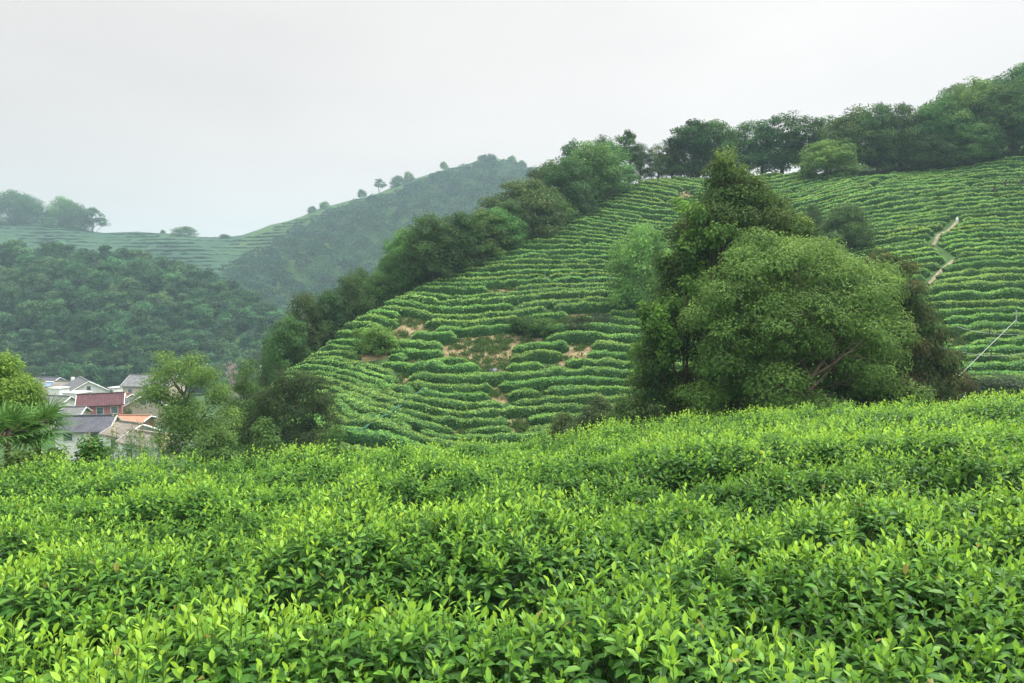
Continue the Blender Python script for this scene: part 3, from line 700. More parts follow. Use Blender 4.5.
# scrub and tea rows of the far hills
mbt = MB(); rows = []
for lev in np.arange(14, 130, 3.1):
    pxs = np.arange(-60, 545, 3.0); ys = np.arange(392, 655, 4.0); xx = ((pxs - CXP) / F)[:, None] * ys[None]; zz = hz(xx, np.broadcast_to(ys, xx.shape))
    dr = ip(pxs, D2)
    zz = np.maximum.accumulate(zz, axis=1)
    yl = np.array([np.interp(lev, zz[i], ys, left=np.nan, right=np.nan) for i in range(len(pxs))]); xl = (pxs - CXP) / F * yl
    q_x, q_y = proj(np.nan_to_num(xl, nan=1), np.nan_to_num(yl, nan=500), lev)
    lim = np.interp(pxs, [-60, 150, 240, 300, 350, 400, 450, 487, 520, 560], [200, 60, 38, 22, 17, 10, 15, 8, 8, 2])
    ok = ~np.isnan(yl) & (yl < dr - np.where(pxs > 235, 12, 0)) & (q_y - ip(pxs, R2) < lim) & (rngw.random(len(pxs)) > .04)
    i = 0
    while i < len(pxs):
        if not ok[i]: i += 1; continue
        j = i
        while j < len(pxs) and ok[j] and (j == i or abs(yl[j] - yl[j - 1]) < 12): j += 1
        if j - i > 3:
            P = np.stack([xl[i:j], yl[i:j]], 1); s_ = np.concatenate([[0], np.cumsum(np.hypot(*np.diff(P, axis=0).T))]); k_ = np.arange(0, s_[-1], 3.0)
            q = np.stack([np.interp(k_, s_, P[:, 0]), np.interp(k_, s_, P[:, 1])], 1)
            if len(q) > 3: rows.append(q)
        i = max(j, i + 1)
for q in rows:
    T = unit(np.gradient(q, axis=0)); Nn = np.stack([-T[:, 1], T[:, 0]], 1); z = hz(q[:, 0], q[:, 1]); V = []
    for a, b in ((-1.6, -.2), (-1.3, .35), (0, .6), (1.3, .35), (1.6, -.2)): V.append(np.stack([q[:, 0] + Nn[:, 0] * a, q[:, 1] + Nn[:, 1] * a, z + b], 1))
    V = np.stack(V, 1); V += rngw.normal(size=V.shape) * .25; n = len(q); i = (np.arange(n - 1)[:, None] * 5 + np.arange(4)[None]).ravel()
    mbt.add(V.reshape(-1, 3), np.stack([i, i + 1, i + 6, i + 5], 1), (.05, .11, .05))
tag(mbt.obj('terraced_tea_rows', M['hedge']), 'hazy contour rows of tea on the far left ridge', 'tea rows', None, 'stuff')
# individual trees on the far ridge lines
FR = [(10,219,30,40,'round_dark','hazy broad tree group at the far left end of the distant ridge'),(30,218,24,30,'round_dark','hazy rounded tree second on the far left ridge'),
 (62,222,26,28,'round_mid','hazy tree left of the gap on the distant left ridge'),(76,228,26,26,'round_dark','hazy dark tree in the middle of the distant left ridge'),(94,234,30,26,'airy','hazy airy tree with sky showing beneath its crown on the left ridge'),
 (48,219,10,10,'round_dark','tiny bush between the tree groups of the distant left ridge'),
 (184,238,12,22,'round_dark','lone low tree on the distant saddle'),(163,236,6,5,'round_dark','tiny tree left of the lone low tree on the distant saddle'),
 (225,239,5,10,'round_dark','small bush where the saddle meets the mountain'),
 (312,212,6,8,'round_dark','lowest small tree on the mountain ridge line'),(325,209,8,10,'round_mid','second small tree up the mountain ridge line'),
 (362,196,7,8,'round_mid','small ridge tree above the middle of the mountain slope'),(380,189,12,12,'airy','spreading little tree on the mountain ridge line'),(398,184,9,14,'round_dark','rounded tree in the middle of the mountain ridge line'),
 (409,180,9,9,'round_mid','round small tree just above the middle of the mountain ridge line'),(444,168,7,7,'round_mid','lone round tree near the top of the mountain ridge line'),
 (482,161,6,9,'round_dark','low wide bush on the mountain summit left side'),(492,161,6,9,'round_dark','low wide bush on the mountain summit right side'),
 (512,165,10,9,'round_mid','small tree just right of the mountain summit'),(522,170,10,9,'round_dark','tree stepping down right of the mountain summit'),(532,175,8,10,'round_dark','lowest tree right of the mountain summit before the near wood')]
for (px, py, hp, wp_, kd, lab) in FR:
    D = float(ip(px, D2)) - 2; p = at(px, py, D); p[2] = min(float(hz(p[0], p[1])), p[2] + 2); H = max(at(px, py - hp, D)[2] - p[2], 3) * 1.35; st, H0, W0, *_r = SPEC[kd]; wd = wp_ * 1.15 * D / F
    copy_thing(PROTO[kd], p, random.random() * 6.28, (wd / W0, wd / W0, H / H0), lab, 'small trees on the distant ridge lines').location.z -= H * .3
# dark groves on the far tea ridge

# ================================================================== haze
def haze():
    mb = MB(); x0, x1, y0, y1, z0, z1 = -4500, 4500, -1000, 4500, -60, 160
    v = [(x, y, z) for x in (x0, x1) for y in (y0, y1) for z in (z0, z1)]
    mb.add(v, [(0,1,3,2),(4,6,7,5),(0,4,5,1),(2,3,7,6),(0,2,6,4),(1,5,7,3)])
    m, nt, N, L = newmat('haze'); o = N('ShaderNodeOutputMaterial'); pv = N('ShaderNodeVolumePrincipled')
    pv.inputs['Color'].default_value = (.60, .84, .94, 1); pv.inputs['Density'].default_value = .00046; pv.inputs['Anisotropy'].default_value = .2
    L(pv.outputs[0], o.inputs['Volume'])
    tag(mb.obj('haze', m), 'pale blue haze filling the valley air', 'haze', None, 'stuff')
haze()

# ================================================================== the near cluster of trees
def loc_at(px, Y, sink=.15):
    x = (px - CXP) / F * Y; return np.array([x, Y, float(hz(x, Y)) - sink])
def ragged(L, seed, n=3, sp=.75, sz=.52):
    rg_ = np.random.default_rng(seed); o = [(a, b_, c + .5, d * .7, e * .7) for a, b_, c, d, e in L]
    for a, b_, c, d, e in L:
        for _ in range(n):
            th = rg_.random() * 6.28; k = rg_.uniform(.4, 1) * sp; o.append((a + d * k * math.cos(th), b_ + e * k * math.sin(th), c - rg_.uniform(-.4, .9), d * sz * rg_.uniform(.6, 1.1), e * sz * rg_.uniform(.6, 1.0)))
    return o
def lobes_px(base, L):
    """lobes read as (px, py, depth offset, radius px, radius px) at the tree's own distance"""
    o = []
    for px, py, dy, rw, rh in L:
        Y = base[1] + dy; p = at(px, py, Y); o.append((p[0] - base[0], p[1] - base[1], p[2] - base[2], rw * Y / F, rw * Y / F, rh * Y / F))
    return o
# broad front tree
b = loc_at(800, 31.5); rb = np.random.default_rng(91); LB = [(800, 350, .6, 50, 45)]
for i in range(84):
    t = (i + .5) / 78; a = i * 2.39996; el = math.asin(1 - 1.5 * t); k = rb.uniform(.62, 1.02)
    qx = 800 + 106 * math.cos(a) * math.cos(el) * k; qy = 334 - 97 * math.sin(el) * k; dy = 3.9 * math.sin(a) * math.cos(el) * k
    if dy < -1 and abs(qx - 815) < 42 and 340 < qy < 388 and rb.random() < .75: continue
    q = rb.uniform(11, 25); LB.append((qx, qy, dy, q, q * rb.uniform(.75, 1.0)))
LB += [(735,300,-2.2,20,12),(870,300,-2,22,13),(790,262,-1.5,22,12),(700,405,0,26,18),(900,400,0,26,16),(800,408,-2,40,12)]
lb = lobes_px(b, LB)
tree('broad_leafy_tree', b, 'broad rounded light green tree in front of the dark pointed tree, with bare branches inside', 'tree', 11.5, 12.5, '', 31, [(.09, .175, .045), (.11, .205, .05), (.13, .235, .055)], 1500, 84, .145, 'leafn', 'limb', .17, lb,
     rcl=.46, asp=.45, kind=4, inner=.06, up=.3, tipc=(.25, .39, .085), nb=24, top=.5, twigs=5, multi=4, up0=.05)
# tall dark pointed tree behind on the left
b = loc_at(712, 34.5); LA = [(704,204,.2,14,14),(778,208,.3,15,14),(792,226,.4,14,12),(682,232,.1,14,14),(664,270,.2,12,12),(724,163,0,8,12),(731,176,0,14,14),(727,186,0,20,20),(736,203,0,32,24),(708,222,.3,28,20),(766,222,.3,30,24),(745,190,.3,20,18),(785,245,.4,28,24),(735,240,0,40,26),(700,245,-.2,24,20),(770,250,.4,26,24),(690,275,-.2,28,22),(725,280,0,46,34),(675,300,0,24,22),(665,330,-.3,28,24),(700,335,.2,45,36),
   (652,358,-.2,24,24),(668,390,-.3,30,26),(650,395,.2,24,26),(700,390,.6,50,30),(684,245,.3,12,14),(775,225,.8,16,16),(760,290,1.0,50,40),(780,340,1.5,50,50),(722,165,0,7,14),(690,415,-.5,34,16)]
tree('dark_pointed_tree', b, 'tall dark pointed tree with creepers on its left side, rising behind the broad tree', 'tree', 15, 9, '', 32, G_DARK + [(.06, .105, .03), (.07, .095, .03), (.05, .11, .03)], 1500, 70, .16, 'leafn', 'bark', .26, lobes_px(b, ragged(LA, 92)),
     rcl=.42, asp=.5, inner=.12, up=.15, tipc=(.21, .31, .06), nb=20, top=.93, twigs=3, up0=.08, lean=.03)
# bright creeper hanging on its left side
b = loc_at(690, 33.0); LV = [(690,205,.2,10,10),(697,222,0,9,14),(712,238,-.6,13,10),(688,240,0,8,12),(664,305,-.3,13,12),(650,325,0,10,16),(640,345,.3,9,16),(690,262,-.4,9,10),(722,228,-.8,9,9),(645,310,.4,8,8),(700,285,-.6,12,9),(672,345,-.9,13,14)]
LV = ragged(LV, 95, 2, 1.3, .6); rng = np.random.default_rng(40); e = empty('climbing_vine', b, 'bright green creeper climbing the left side of the tall dark pointed tree', 'creeper')
cm, cl = crown_mesh(rng, lobes_px(b, LV), 130, 42, .17, np.array([(.09, .19, .035), (.12, .25, .045), (.05, .12, .03)]), rcl=.2, asp=.7, tipc=(.2, .36, .06), up=0, drip=.4); cm.obj('foliage', M['leafn'], e)
ms = MB()
for i in range(9):
    t = np.linspace(0, 1, 9); tgt = np.array(lobes_px(b, LV)[i][:3]); P = np.stack([t * tgt[0] + .2 * np.sin(t * 6 + i), .8 + t * (tgt[1] - .8), -.3 + t * (tgt[2] + .3)], 1); ms.tube(P, .03, 4)
ms.obj('stem', M['twig'], e)
# two narrow yellowish spires behind
for px, top, w, lab, sd in ((780, 197, 22, 'narrow yellowish conifer spire showing between the pointed tree and the broad tree', 61), (796, 205, 20, 'second narrow spire, right of the yellowish conifer spire', 62), (760, 200, 24, 'thin brownish green spire against the right edge of the dark pointed tree', 63)):
    b = loc_at(px, 37); H = at(px, top, 37)[2] - b[2]
    tree('narrow_conifer', b, lab, 'tree', H, w * 2 * 37 / F, 'cone', sd, [(.085, .12, .035), (.10, .125, .04), (.06, .10, .03)], 260, 60, .15, 'leafn', 'bark', .12, rcl=.35, asp=.35, tipc=(.17, .18, .05), up=.5)
# right hand tree with drooping sprays and rusty young leaves
b = loc_at(905, 33.5); LC = [(885,300,0,28,26),(912,330,.2,26,24),(900,275,.6,18,16),(890,350,0,40,30),(925,355,.3,22,14),(905,385,-.3,40,20),(940,372,.2,18,9),(880,395,-.4,40,22),(912,290,.2,12,8),(935,335,.4,12,8),(955,384,.5,16,7),(920,312,.4,14,9),(948,357,.3,12,6),(928,398,0,34,12),(880,268,.4,14,12),(870,330,1,40,50)]
tree('drooping_tree', b, 'dark drooping tree with rusty young leaves at the right of the broad tree', 'tree', 9, 8, '', 33, G_DARK + [(.045, .09, .03), (.10, .08, .035)], 700, 64, .17, 'leafn', 'bark', .18, lobes_px(b, ragged(LC, 93)),
     rcl=.42, asp=.4, inner=.15, up=-.1, tipc=(.15, .15, .05), nb=16, top=.8, twigs=4, droop=.5, up0=.1)
# shrubs at the feet of the cluster and on the slope: px, py base, Y, w px, h px
SH = [(598,432,43,46,44,G_OLIVE,(.11,.15,.06),'grey olive shrub left of the big tree cluster'),(632,436,41,50,52,G_MID,(.12,.18,.05),'rounded shrub touching the left foot of the tree cluster'),
 (566,436,45,40,30,G_OLIVE,(.12,.17,.05),'low shrub furthest left of the tree cluster'),(655,436,38,44,40,G_DARK,(.1,.17,.04),'dark shrub under the left edge of the tree cluster'),
 (975,402,38,50,30,G_GREY,(.12,.17,.09),'grey green bush line right of the drooping tree'),(1008,402,37,46,30,G_GREY,(.12,.17,.09),'grey green bush at the right edge below the hedges'),(948,408,36,40,24,G_GREY,(.11,.15,.07),'grey green bush under the drooping tree tips'),(1040,402,37,46,32,G_GREY,(.12,.17,.09),'grey green bush beyond the right edge of the frame'),
 (375,360,66,38,32,G_LITE,(.2,.34,.07),'round shrub alone beside bare soil on the left flank'),(524,337,69,22,20,G_DARK,(.10,.19,.05),'dark rounded shrub at the centre of the slope'),(541,336,69,24,16,G_MID,(.11,.2,.05),'lower shrub joined to the dark centre shrub'),
 (575,331,70,26,13,G_OLIVE,(.10,.14,.05),'brownish shrub right of the centre shrubs'),(600,329,71,26,11,G_GREY,(.10,.15,.06),'small grey shrub at the right end of the centre shrubs'),
 (262,448,36,40,40,G_MID,(.12,.2,.05),'leafy shrub at the foot of the left trees'),(330,446,40,34,34,G_MID,(.12,.2,.05),'light shrub at the right foot of the dark left tree'),(215,452,33,50,36,G_MID,(.12,.2,.05),'dense shrub under the pale feathery left tree')]
for i, (px, py, Y, w, h, pal, tp, lab) in enumerate(SH):
    b = loc_at(px, Y); top = at(px, py - h, Y)[2]; H = max(top - b[2], 1); Wd = w * 1.15 * Y / F; A = Wd * H
    tree('shrub', b, lab, 'shrub', H, Wd, 'bush', 200 + i, pal, int(30 + A * 12), 44, .16 if Y < 50 else .22, 'leafn', 'bark', .06, rcl=.32, asp=.5, tipc=tp, nb=6)
# left trees
b = loc_at(190, 46); LL = [(160,385,0,20,16),(180,370,.3,22,14),(205,378,-.2,20,14),(148,400,.3,14,12),(175,405,0,22,14),(215,400,0,16,14),(165,360,.5,12,7),(195,360,.4,10,6),(185,425,0,34,18),(205,440,-.5,36,16),(228,425,0,22,20),(170,445,0,20,14)]
tree('feathery_tree', b, 'pale yellow green feathery tree with visible dark limbs beside the village', 'tree', 9, 7, '', 34, [(.12, .22, .05), (.15, .26, .055), (.10, .19, .045)], 420, 48, .17, 'leafn', 'bark', .16, lobes_px(b, ragged(LL, 94, 2)), rcl=.5, asp=.45, inner=.3, tipc=(.23, .37, .08), nb=12, top=.8, twigs=5, up0=.3)
b = loc_at(246, 50); LL = [(247,366,0,7,9),(247,376,0,9,10),(246,390,0,12,12),(240,410,0,18,16),(250,430,0,24,18),(232,440,0,22,16),(258,400,.3,12,14),(262,420,0,16,18)]
tree('slim_tree', b, 'slim upright tree between the feathery tree and the dark rounded tree', 'tree', 9, 5, '', 35, G_MID, 230, 44, .18, 'leafn', 'bark', .13, lobes_px(b, ragged(LL, 94, 2)), rcl=.45, asp=.45, inner=.2, tipc=(.12, .2, .05), nb=7, top=.9, twigs=3)
b = loc_at(292, 47); LL = [(281,372,0,10,12),(296,382,0,16,14),(316,388,.2,14,14),(268,396,.1,14,14),(278,395,0,20,16),(302,392,.2,18,16),(290,415,-.3,36,24),(268,425,-.2,22,22),(318,415,0,18,22),(298,440,-.4,42,18),(325,398,.2,12,12),(332,425,0,12,20),(275,405,-.3,20,18),(260,440,0,22,16),(322,440,0,14,16),(300,378,.2,8,7)]
tree('dark_rounded_tree', b, 'dense dark olive rounded tree in front of the lower left tea rows', 'tree', 9, 6, '', 36, [(.045, .08, .026), (.055, .09, .03), (.04, .075, .025)], 430, 52, .17, 'leafn', 'bark', .16, lobes_px(b, ragged(LL, 94, 2)), rcl=.45, asp=.45, tipc=(.09, .14, .04), nb=9, top=.85, twigs=3)
# grey-pink leafless tree in the valley
b = loc_at(230, 150); H = at(230, 357, 150)[2] - b[2]; rng = np.random.default_rng(77)
e = empty('bare_tree', b, 'pale pinkish leafless tree behind the left trees', 'tree'); lb = crown_lobes(rng, H, 4.5, 'tall'); mt = trunk_mesh(rng, H, lb, .16, nb=13, top=.95, clus=np.array([l[:3] for l in lb]) , twigs=6, k=6)
mt.obj('trunk', M['barkpale'], e)
M['drytwig'] = noise_mat('dry_twig', (.32, .24, .22), (.5, .4, .38), 5, .9, .1)
cm, cl = crown_mesh(rng, lb, 110, 26, .3, np.array([(.36, .29, .27), (.42, .34, .31)]), rcl=.5, asp=.25); cm.obj('crown', M['drytwig'], e)
# valley trees and bushes around the village: px, top py, Y, w px, kind
VT = [(12,352,24,0,0,''),]
VL = [(60,372,235,14,'round_dark','dark tree behind the pale flat roofed house'),(85,368,238,16,'round_mid','green tree behind the grey roofs at the back of the village'),(108,372,236,16,'round_dark','dark tree behind the white gable'),
 (125,384,215,16,'round_mid','green tree right of the white gabled house'),(140,376,232,16,'round_dark','dark tree behind the grey roof under the feathery tree'),(76,369,226,12,'olive','brownish tree standing behind the long grey roof'),
 (30,366,230,20,'round_dark','dark tree left of the pale flat roofed house'),(10,368,225,22,'round_dark','dark tree behind the palm at the left edge'),(200,372,225,20,'round_dark','dark tree in the valley behind the feathery tree'),
 (222,378,215,18,'round_mid','round green tree in the valley left of the bare pink tree'),(262,366,215,16,'light','bright green round tree at the mouth of the valley'),(246,376,205,14,'round_mid','green tree right of the bare pink tree'),
 (285,352,170,26,'round_dark','dark tree at the lower end of the left tree line in the valley'),(262,376,150,22,'round_dark','dark valley tree behind the slim tree'),(105,424,108,12,'light','small bright bush before the maroon roof'),(92,426,104,12,'olive','yellowish bush beside the dark tiled roof'),
 (172,384,210,18,'round_dark','dark tree behind the feathery tree in the valley'),(125,408,150,9,'light','small green bush beside the pink wall'),(155,430,92,16,'round_mid','bush behind the long low white building'),
 (302,336,235,30,'round_dark','dark tree where the valley narrows behind the tree line'),(318,326,250,30,'round_mid','green tree deep in the narrow valley'),(240,358,240,24,'round_mid','tree at the right foot of the left hill'),(214,364,236,22,'round_dark','tree at the foot of the left hill above the slim tree'),
 (262,350,246,24,'round_dark','tree in the valley bottom below the mountain forest'),(282,338,262,26,'round_mid','tree in the valley mouth beneath the mountain')]
for px, top, Y, w, kd, lab in VL:
    b = loc_at(px, Y); H = max(at(px, top, Y)[2] - b[2], 2.2); st, H0, W0, *_r = SPEC[kd]; wd = w * Y / F * 1.2; H = min(H, wd * 1.6 + 3)
    copy_thing(PROTO[kd], b, random.random() * 6.28, (wd / W0, wd / W0, H / H0), lab, 'trees in the valley around the village')

# ================================================================== village
def plaster(name, c): return noise_mat(name, tuple(v * .82 for v in c), c, .8, .85, .15, thr=(.3, .6))
M['white'] = plaster('white_plaster', (.86, .85, .83)); M['beige'] = plaster('beige_plaster', (.55, .49, .38)); M['pink'] = plaster('faded_red_wall', (.46, .17, .17)); M['orange'] = plaster('orange_wall', (.42, .22, .14))
def rooft(name, c): return noise_mat(name, tuple(v * .6 for v in c), c, 1.1, .8, .5, thr=(.3, .7))
M['r_grey'] = rooft('grey_roof_tiles', (.20, .20, .20)); M['r_brown'] = rooft('weathered_roof_tiles', (.27, .24, .20)); M['r_dark'] = rooft('dark_roof_tiles', (.12, .12, .14)); M['r_maroon'] = rooft('maroon_roof_tiles', (.13, .055, .06)); M['r_orange'] = rooft('orange_roof_tiles', (.36, .17, .10))
M['win'] = noise_mat('window_glass', (.05, .07, .08), (.12, .16, .18), .5, .15, 0, spec=.6); M['blue'] = noise_mat('solar_glass', (.12, .22, .40), (.2, .32, .5), .5, .25, 0, spec=.6); M['wframe'] = noise_mat('frame_paint', (.6, .6, .58), (.75, .75, .73), 2, .5, 0)
def house(label, px, py, D, L, Wd, wh, rh, rz, roof, wall, wins=2, over=.5, chim=False, name='house', gwin=False, gable=True):
    """px,py,D: the middle of the ridge; L along the ridge"""
    c = at(px, py, D); e = empty(name, (c[0], c[1], c[2] - wh - rh), label, 'house', None, R(rz))
    g = float(hz(c[0], c[1])); dn = max(c[2] - wh - rh - g, 0) + 2.5; l2, w2 = L / 2, Wd / 2; m = MB()
    P = [(-l2,-w2,-dn),(l2,-w2,-dn),(l2,w2,-dn),(-l2,w2,-dn),(-l2,-w2,wh),(l2,-w2,wh),(l2,w2,wh),(-l2,w2,wh),(-l2,0,wh+rh-.05),(l2,0,wh+rh-.05)]
    m.add(P, [(0,1,5,4),(2,3,7,6)]); m.add(P, [(1,2,6,9,5),(3,0,4,8,7)]); m.obj('wall', M[wall], e)
    m = MB(); sl = math.hypot(w2, rh); ex = over
    for s in (-1, 1):
        k = (w2 + ex) / w2; y1 = s * w2 * k; z1 = wh + rh - rh * k; t = .16
        q = [(-l2-ex,0,wh+rh),(l2+ex,0,wh+rh),(l2+ex,y1,z1),(-l2-ex,y1,z1)]; q2 = [(a,b_,c_+t) for a,b_,c_ in q]
        m.add(q + q2, [(0,1,2,3),(4,7,6,5),(0,4,5,1),(1,5,6,2),(2,6,7,3),(3,7,4,0)])
        n = int((L + 2 * ex) / .42)
        for i in range(n + 1):
            x = -l2 - ex + .06 + (L + 2 * ex - .12) * i / n
            m.add([(x-.07,0,wh+rh+t),(x+.07,0,wh+rh+t),(x+.07,y1,z1+t),(x-.07,y1,z1+t),(x,0,wh+rh+t+.09),(x,y1,z1+t+.09)], [(0,4,5,3),(4,1,2,5)]); m.add([(x-.07,y1,z1+t),(x+.07,y1,z1+t),(x,y1,z1+t+.09)], [(0,1,2)])
    rf = m.obj('roof', M[roof], e)
    MB().box((0, 0, wh + rh + .24), (L + 2 * ex + .1, .32, .22)).obj('ridge_tiles', M[roof], rf)
    for s in (-1, 1):
        m = MB(); k = (w2 + ex * .8) / w2
        for sy in (-1, 1):
            a = (s * (l2 + ex + .03), 0, wh + rh + .1); b_ = (s * (l2 + ex + .03), sy * w2 * k, wh + rh - rh * k + .1); m.tube([a, b_], .13, 4)
        m.obj('verge', M['wframe'], rf)
    if chim: MB().box((l2 * .45, w2 * .2, wh + rh + .5), (.7, .7, 1.8)).obj('chimney', M['white'], rf)
    for i in range(wins):
        x = -l2 + L * (i + .5) / wins; fr = MB()
        for (dx, dz, sx, sz) in ((-.62,0,.1,1.4),(.62,0,.1,1.4),(0,.7,1.34,.1),(0,-.7,1.34,.1)): fr.box((x+dx, -w2-.05, wh*.55+dz), (sx,.1,sz))
        f = fr.obj('window', M['wframe'], e); MB().box((x, -w2-.03, wh*.55), (1.15,.05,1.32)).obj('pane', M['win'], f)
    if gwin:
        for s in (-1, 1):
            fr = MB(); xx = s * (l2 + .05)
            for (dy, dz, sy, sz) in ((-.5,0,.1,1.2),(.5,0,.1,1.2),(0,.6,1.1,.1),(0,-.6,1.1,.1)): fr.box((xx, dy, wh+rh*.35+dz), (.1,sy,sz))
            f = fr.obj('window', M['wframe'], e); MB().box((s*(l2+.03), 0, wh+rh*.35), (.05,.9,1.1)).obj('pane', M['win'], f)
    return e
house('long grey roofed house with a bright white gable facing right', 84, 379.5, 206, 15, 9.5, 3.2, 2.7, -52, 'r_grey', 'white', 3, gwin=True, chim=False)
house('grey brown roofed house left of the long grey roof, under a white chimney', 62, 382, 212, 13, 8, 3, 2.2, -12, 'r_brown', 'white', 2, chim=True)
house('small dark roofed house at the back left of the village', 48, 377.5, 226, 8, 6.5, 3, 1.6, -15, 'r_dark', 'white', 1)
house('brownish roofed house at the left edge of the village beside the palm', 44, 388, 190, 9, 8, 3, 2.0, -20, 'r_brown', 'white', 1)
house('grey roofed house with a white eave line in front of the brownish roof', 54, 396.5, 160, 8, 7, 2.6, 2.0, -14, 'r_grey', 'white', 2)
house('small dark shed roof in front of the grey roofed house', 68, 408, 140, 5.5, 4.5, 1.8, 1.0, 8, 'r_grey', 'beige', 1)
house('maroon tiled house with faded red front wall and white left gable', 101, 394.5, 150, 7.6, 5.4, 2.8, 1.7, 24, 'r_maroon', 'pink', 3, gwin=False)
house('small orange roofed house behind the maroon roof', 124, 394, 172, 5.2, 6, 2.6, 1.6, -32, 'r_orange', 'beige', 1)
house('beige gabled house half hidden by the feathery tree', 143, 394, 158, 6.5, 8, 3.2, 2.2, -62, 'r_grey', 'beige', 1, gwin=True)
house('large grey roofed house behind the feathery tree', 154, 375.5, 200, 13, 8, 3.4, 2.4, -8, 'r_grey', 'beige', 3)
house('dark tiled roof nearest the palm with rows of round tiles', 88, 417, 104, 6.6, 5, 1.6, 1.5, 8, 'r_dark', 'white', 2)
house('low orange walled outbuilding with a flat looking roof', 131, 416.5, 122, 6, 3.4, 3.0, .5, -6, 'orange', 'orange', 1)
house('small white verged house at the near end of the lane', 131, 424, 92, 3.6, 4.5, 2.6, 1.0, -30, 'r_brown', 'white', 1)
house('long low white walled building with a weathered grey roof running right', 158, 435.5, 84, 9.0, 3.0, 2.4, .8, -30, 'r_brown', 'white', 3)
house('grey roofed shed at the right end of the long low building', 190, 440, 80, 4, 3.0, 2.2, .7, -20, 'r_grey', 'beige', 1)
# flat roofed white box houses
def flat_house(label, px, py, D, L, Wd, h, rz, wall, name='flat_roofed_house', wins=2):
    c = at(px, py, D); e = empty(name, (c[0], c[1], c[2] - h), label, 'house', None, R(rz)); g = float(hz(c[0], c[1])); dn = max(c[2] - h - g, 0) + 2
    MB().box((0, 0, (h - dn) / 2), (L, Wd, h + dn)).obj('wall', M[wall], e); m = MB(); m.box((0, 0, h + .09), (L + .4, Wd + .4, .18)); m.obj('roof', M['wframe'], e)
    for i in range(wins):
        x = -L / 2 + L * (i + .5) / wins; f = MB().box((x, -Wd / 2 - .03, h * .5), (1.3, .06, 1.3)).obj('window', M['wframe'], e); MB().box((x, -Wd / 2 - .075, h * .5), (1.1, .03, 1.1)).obj('pane', M['win'], f)
    return e
flat_house('pale box shaped house at the back left corner of the village', 44, 374, 234, 5.5, 5, 2.8, -6, 'beige')
flat_house('flat roofed porch with a white column between the grey roofs', 77, 392.5, 176, 4.6, 4, 2.6, -18, 'white', 'porch', 2)
flat_house('low white wall block between the grey roofs', 59, 388, 186, 3.2, 3, 1.6, -14, 'white', 'outbuilding', 0)
flat_house('small white annex right of the white gable', 116, 387.5, 204, 2.2, 3, 2, -20, 'white', 'annex', 1)
flat_house('tiny grey hut with a pale top at the back of the village', 53, 369, 246, 3, 3, 2, 0, 'beige', 'hut', 1)
flat_house('small pale hut in the tea rows of the distant ridge', 50, 239, 552, 5, 4, 3, 0, 'white', 'hut', 0)
flat_house('tiny white hut below the lone tree of the distant saddle', 159, 244, 552, 5, 4, 3.4, 0, 'white', 'hut', 0)
flat_house('small white building at the valley mouth behind the left trees', 272, 366, 196, 4, 5, 3, -30, 'white', 'hut', 1)
c = at(48, 384.5, 192); e = empty('solar_panel', c, 'blue solar water heater panel on the left roof', 'solar panel', None, R(-12))
m = MB(); m.add([(-1.1,-.6,-.35),(1.1,-.6,-.35),(1.1,.6,.4),(-1.1,.6,.4),(-1.1,-.6,-.27),(1.1,-.6,-.27),(1.1,.6,.48),(-1.1,.6,.48)], [(0,3,2,1),(4,5,6,7),(0,1,5,4),(1,2,6,5),(2,3,7,6),(3,0,4,7)]); m.obj('panel', M['blue'], e)
m = MB(); m.tube([(-1.2,.66,.6),(1.2,.66,.6)], .2, 8); m.obj('tank', M['wframe'], e)
m = MB()
for x in (-.9, .9): m.tube([(x, .6, -1.2), (x, .66, .5)], .04, 4)
m.obj('stand', M['wframe'], e)

# ================================================================== things on the slope
M['metal'] = noise_mat('galvanised', (.30, .32, .32), (.45, .47, .47), 8, .45, 0, spec=.5); M['wpost'] = noise_mat('old_post', (.05, .045, .04), (.10, .09, .08), 8, .9, .2)
SK = [(517,304,12),(531,303,13),(541,301,11),(557,300,13),(572,299,12),(586,297,12),(598,296,11),(609,295,13),(503,309,12),(560,316,11),(579,313,13),(600,312,13),(623,310,11),(545,286,9),(594,287,14),(611,284,12),(632,303,9),(519,318,10),(538,314,9),(566,287,9)]
e0 = None
for i, (px, py, h) in enumerate(SK):
    b = cast(px, py, 42, 125); H = h * b[1] / F
    if e0 is None:
        m = MB(); m.tube([(0, 0, -.2), (0, 0, 1.5)], .02, 5, (1, 1, 1)); e0 = m.obj('stake', M['metal']); tag(e0, 'thin pale stake standing among the hedges left of the round pale tree', 'stake', 'thin pale stakes in the middle of the slope'); o = e0
    else: o = e0.copy(); C.objects.link(o)
    o.location = tuple(b); o.scale = (1, 1, (H + .5) / 1.5)
for i, (px, py, h, lab) in enumerate([(994, 196, 10, 'short dark post left of the pair near the top right hedges'), (1005, 193, 12, 'dark post in the middle of the three near the top right'), (1022, 190, 10, 'dark post at the right edge near the top of the slope')]):
    b = cast(px, py, 42, 125); H = h * b[1] / F; m = MB(); m.tube([(0, 0, -.3), (0, 0, H * .6), (.03, 0, H)], [.12, .11, .1], 7); m.box((0, 0, H * .8), (.7, .08, .1)); tag(m.obj('wooden_post', M['wpost'], None, b), lab, 'post')
a = at(964, 371, 40); b_ = at(1016, 320, 44); g0 = hz(a[0], a[1]); m = MB(); a2 = a - (b_ - a) * .35
m.tube([a2 - a2, b_ - a2], .014, 6); o = m.obj('slanting_pole', M['metal'], None, a2); tag(o, 'long pale metal pole slanting up across the lower right hedges', 'pole')
b = cast(1016, 330, 42, 100); m = MB(); m.tube([(0, 0, -.2), (0, 0, 1.5)], .04, 6); tag(m.obj('fence_post', M['metal'], None, b), 'short metal post near the top end of the slanting pole', 'post')
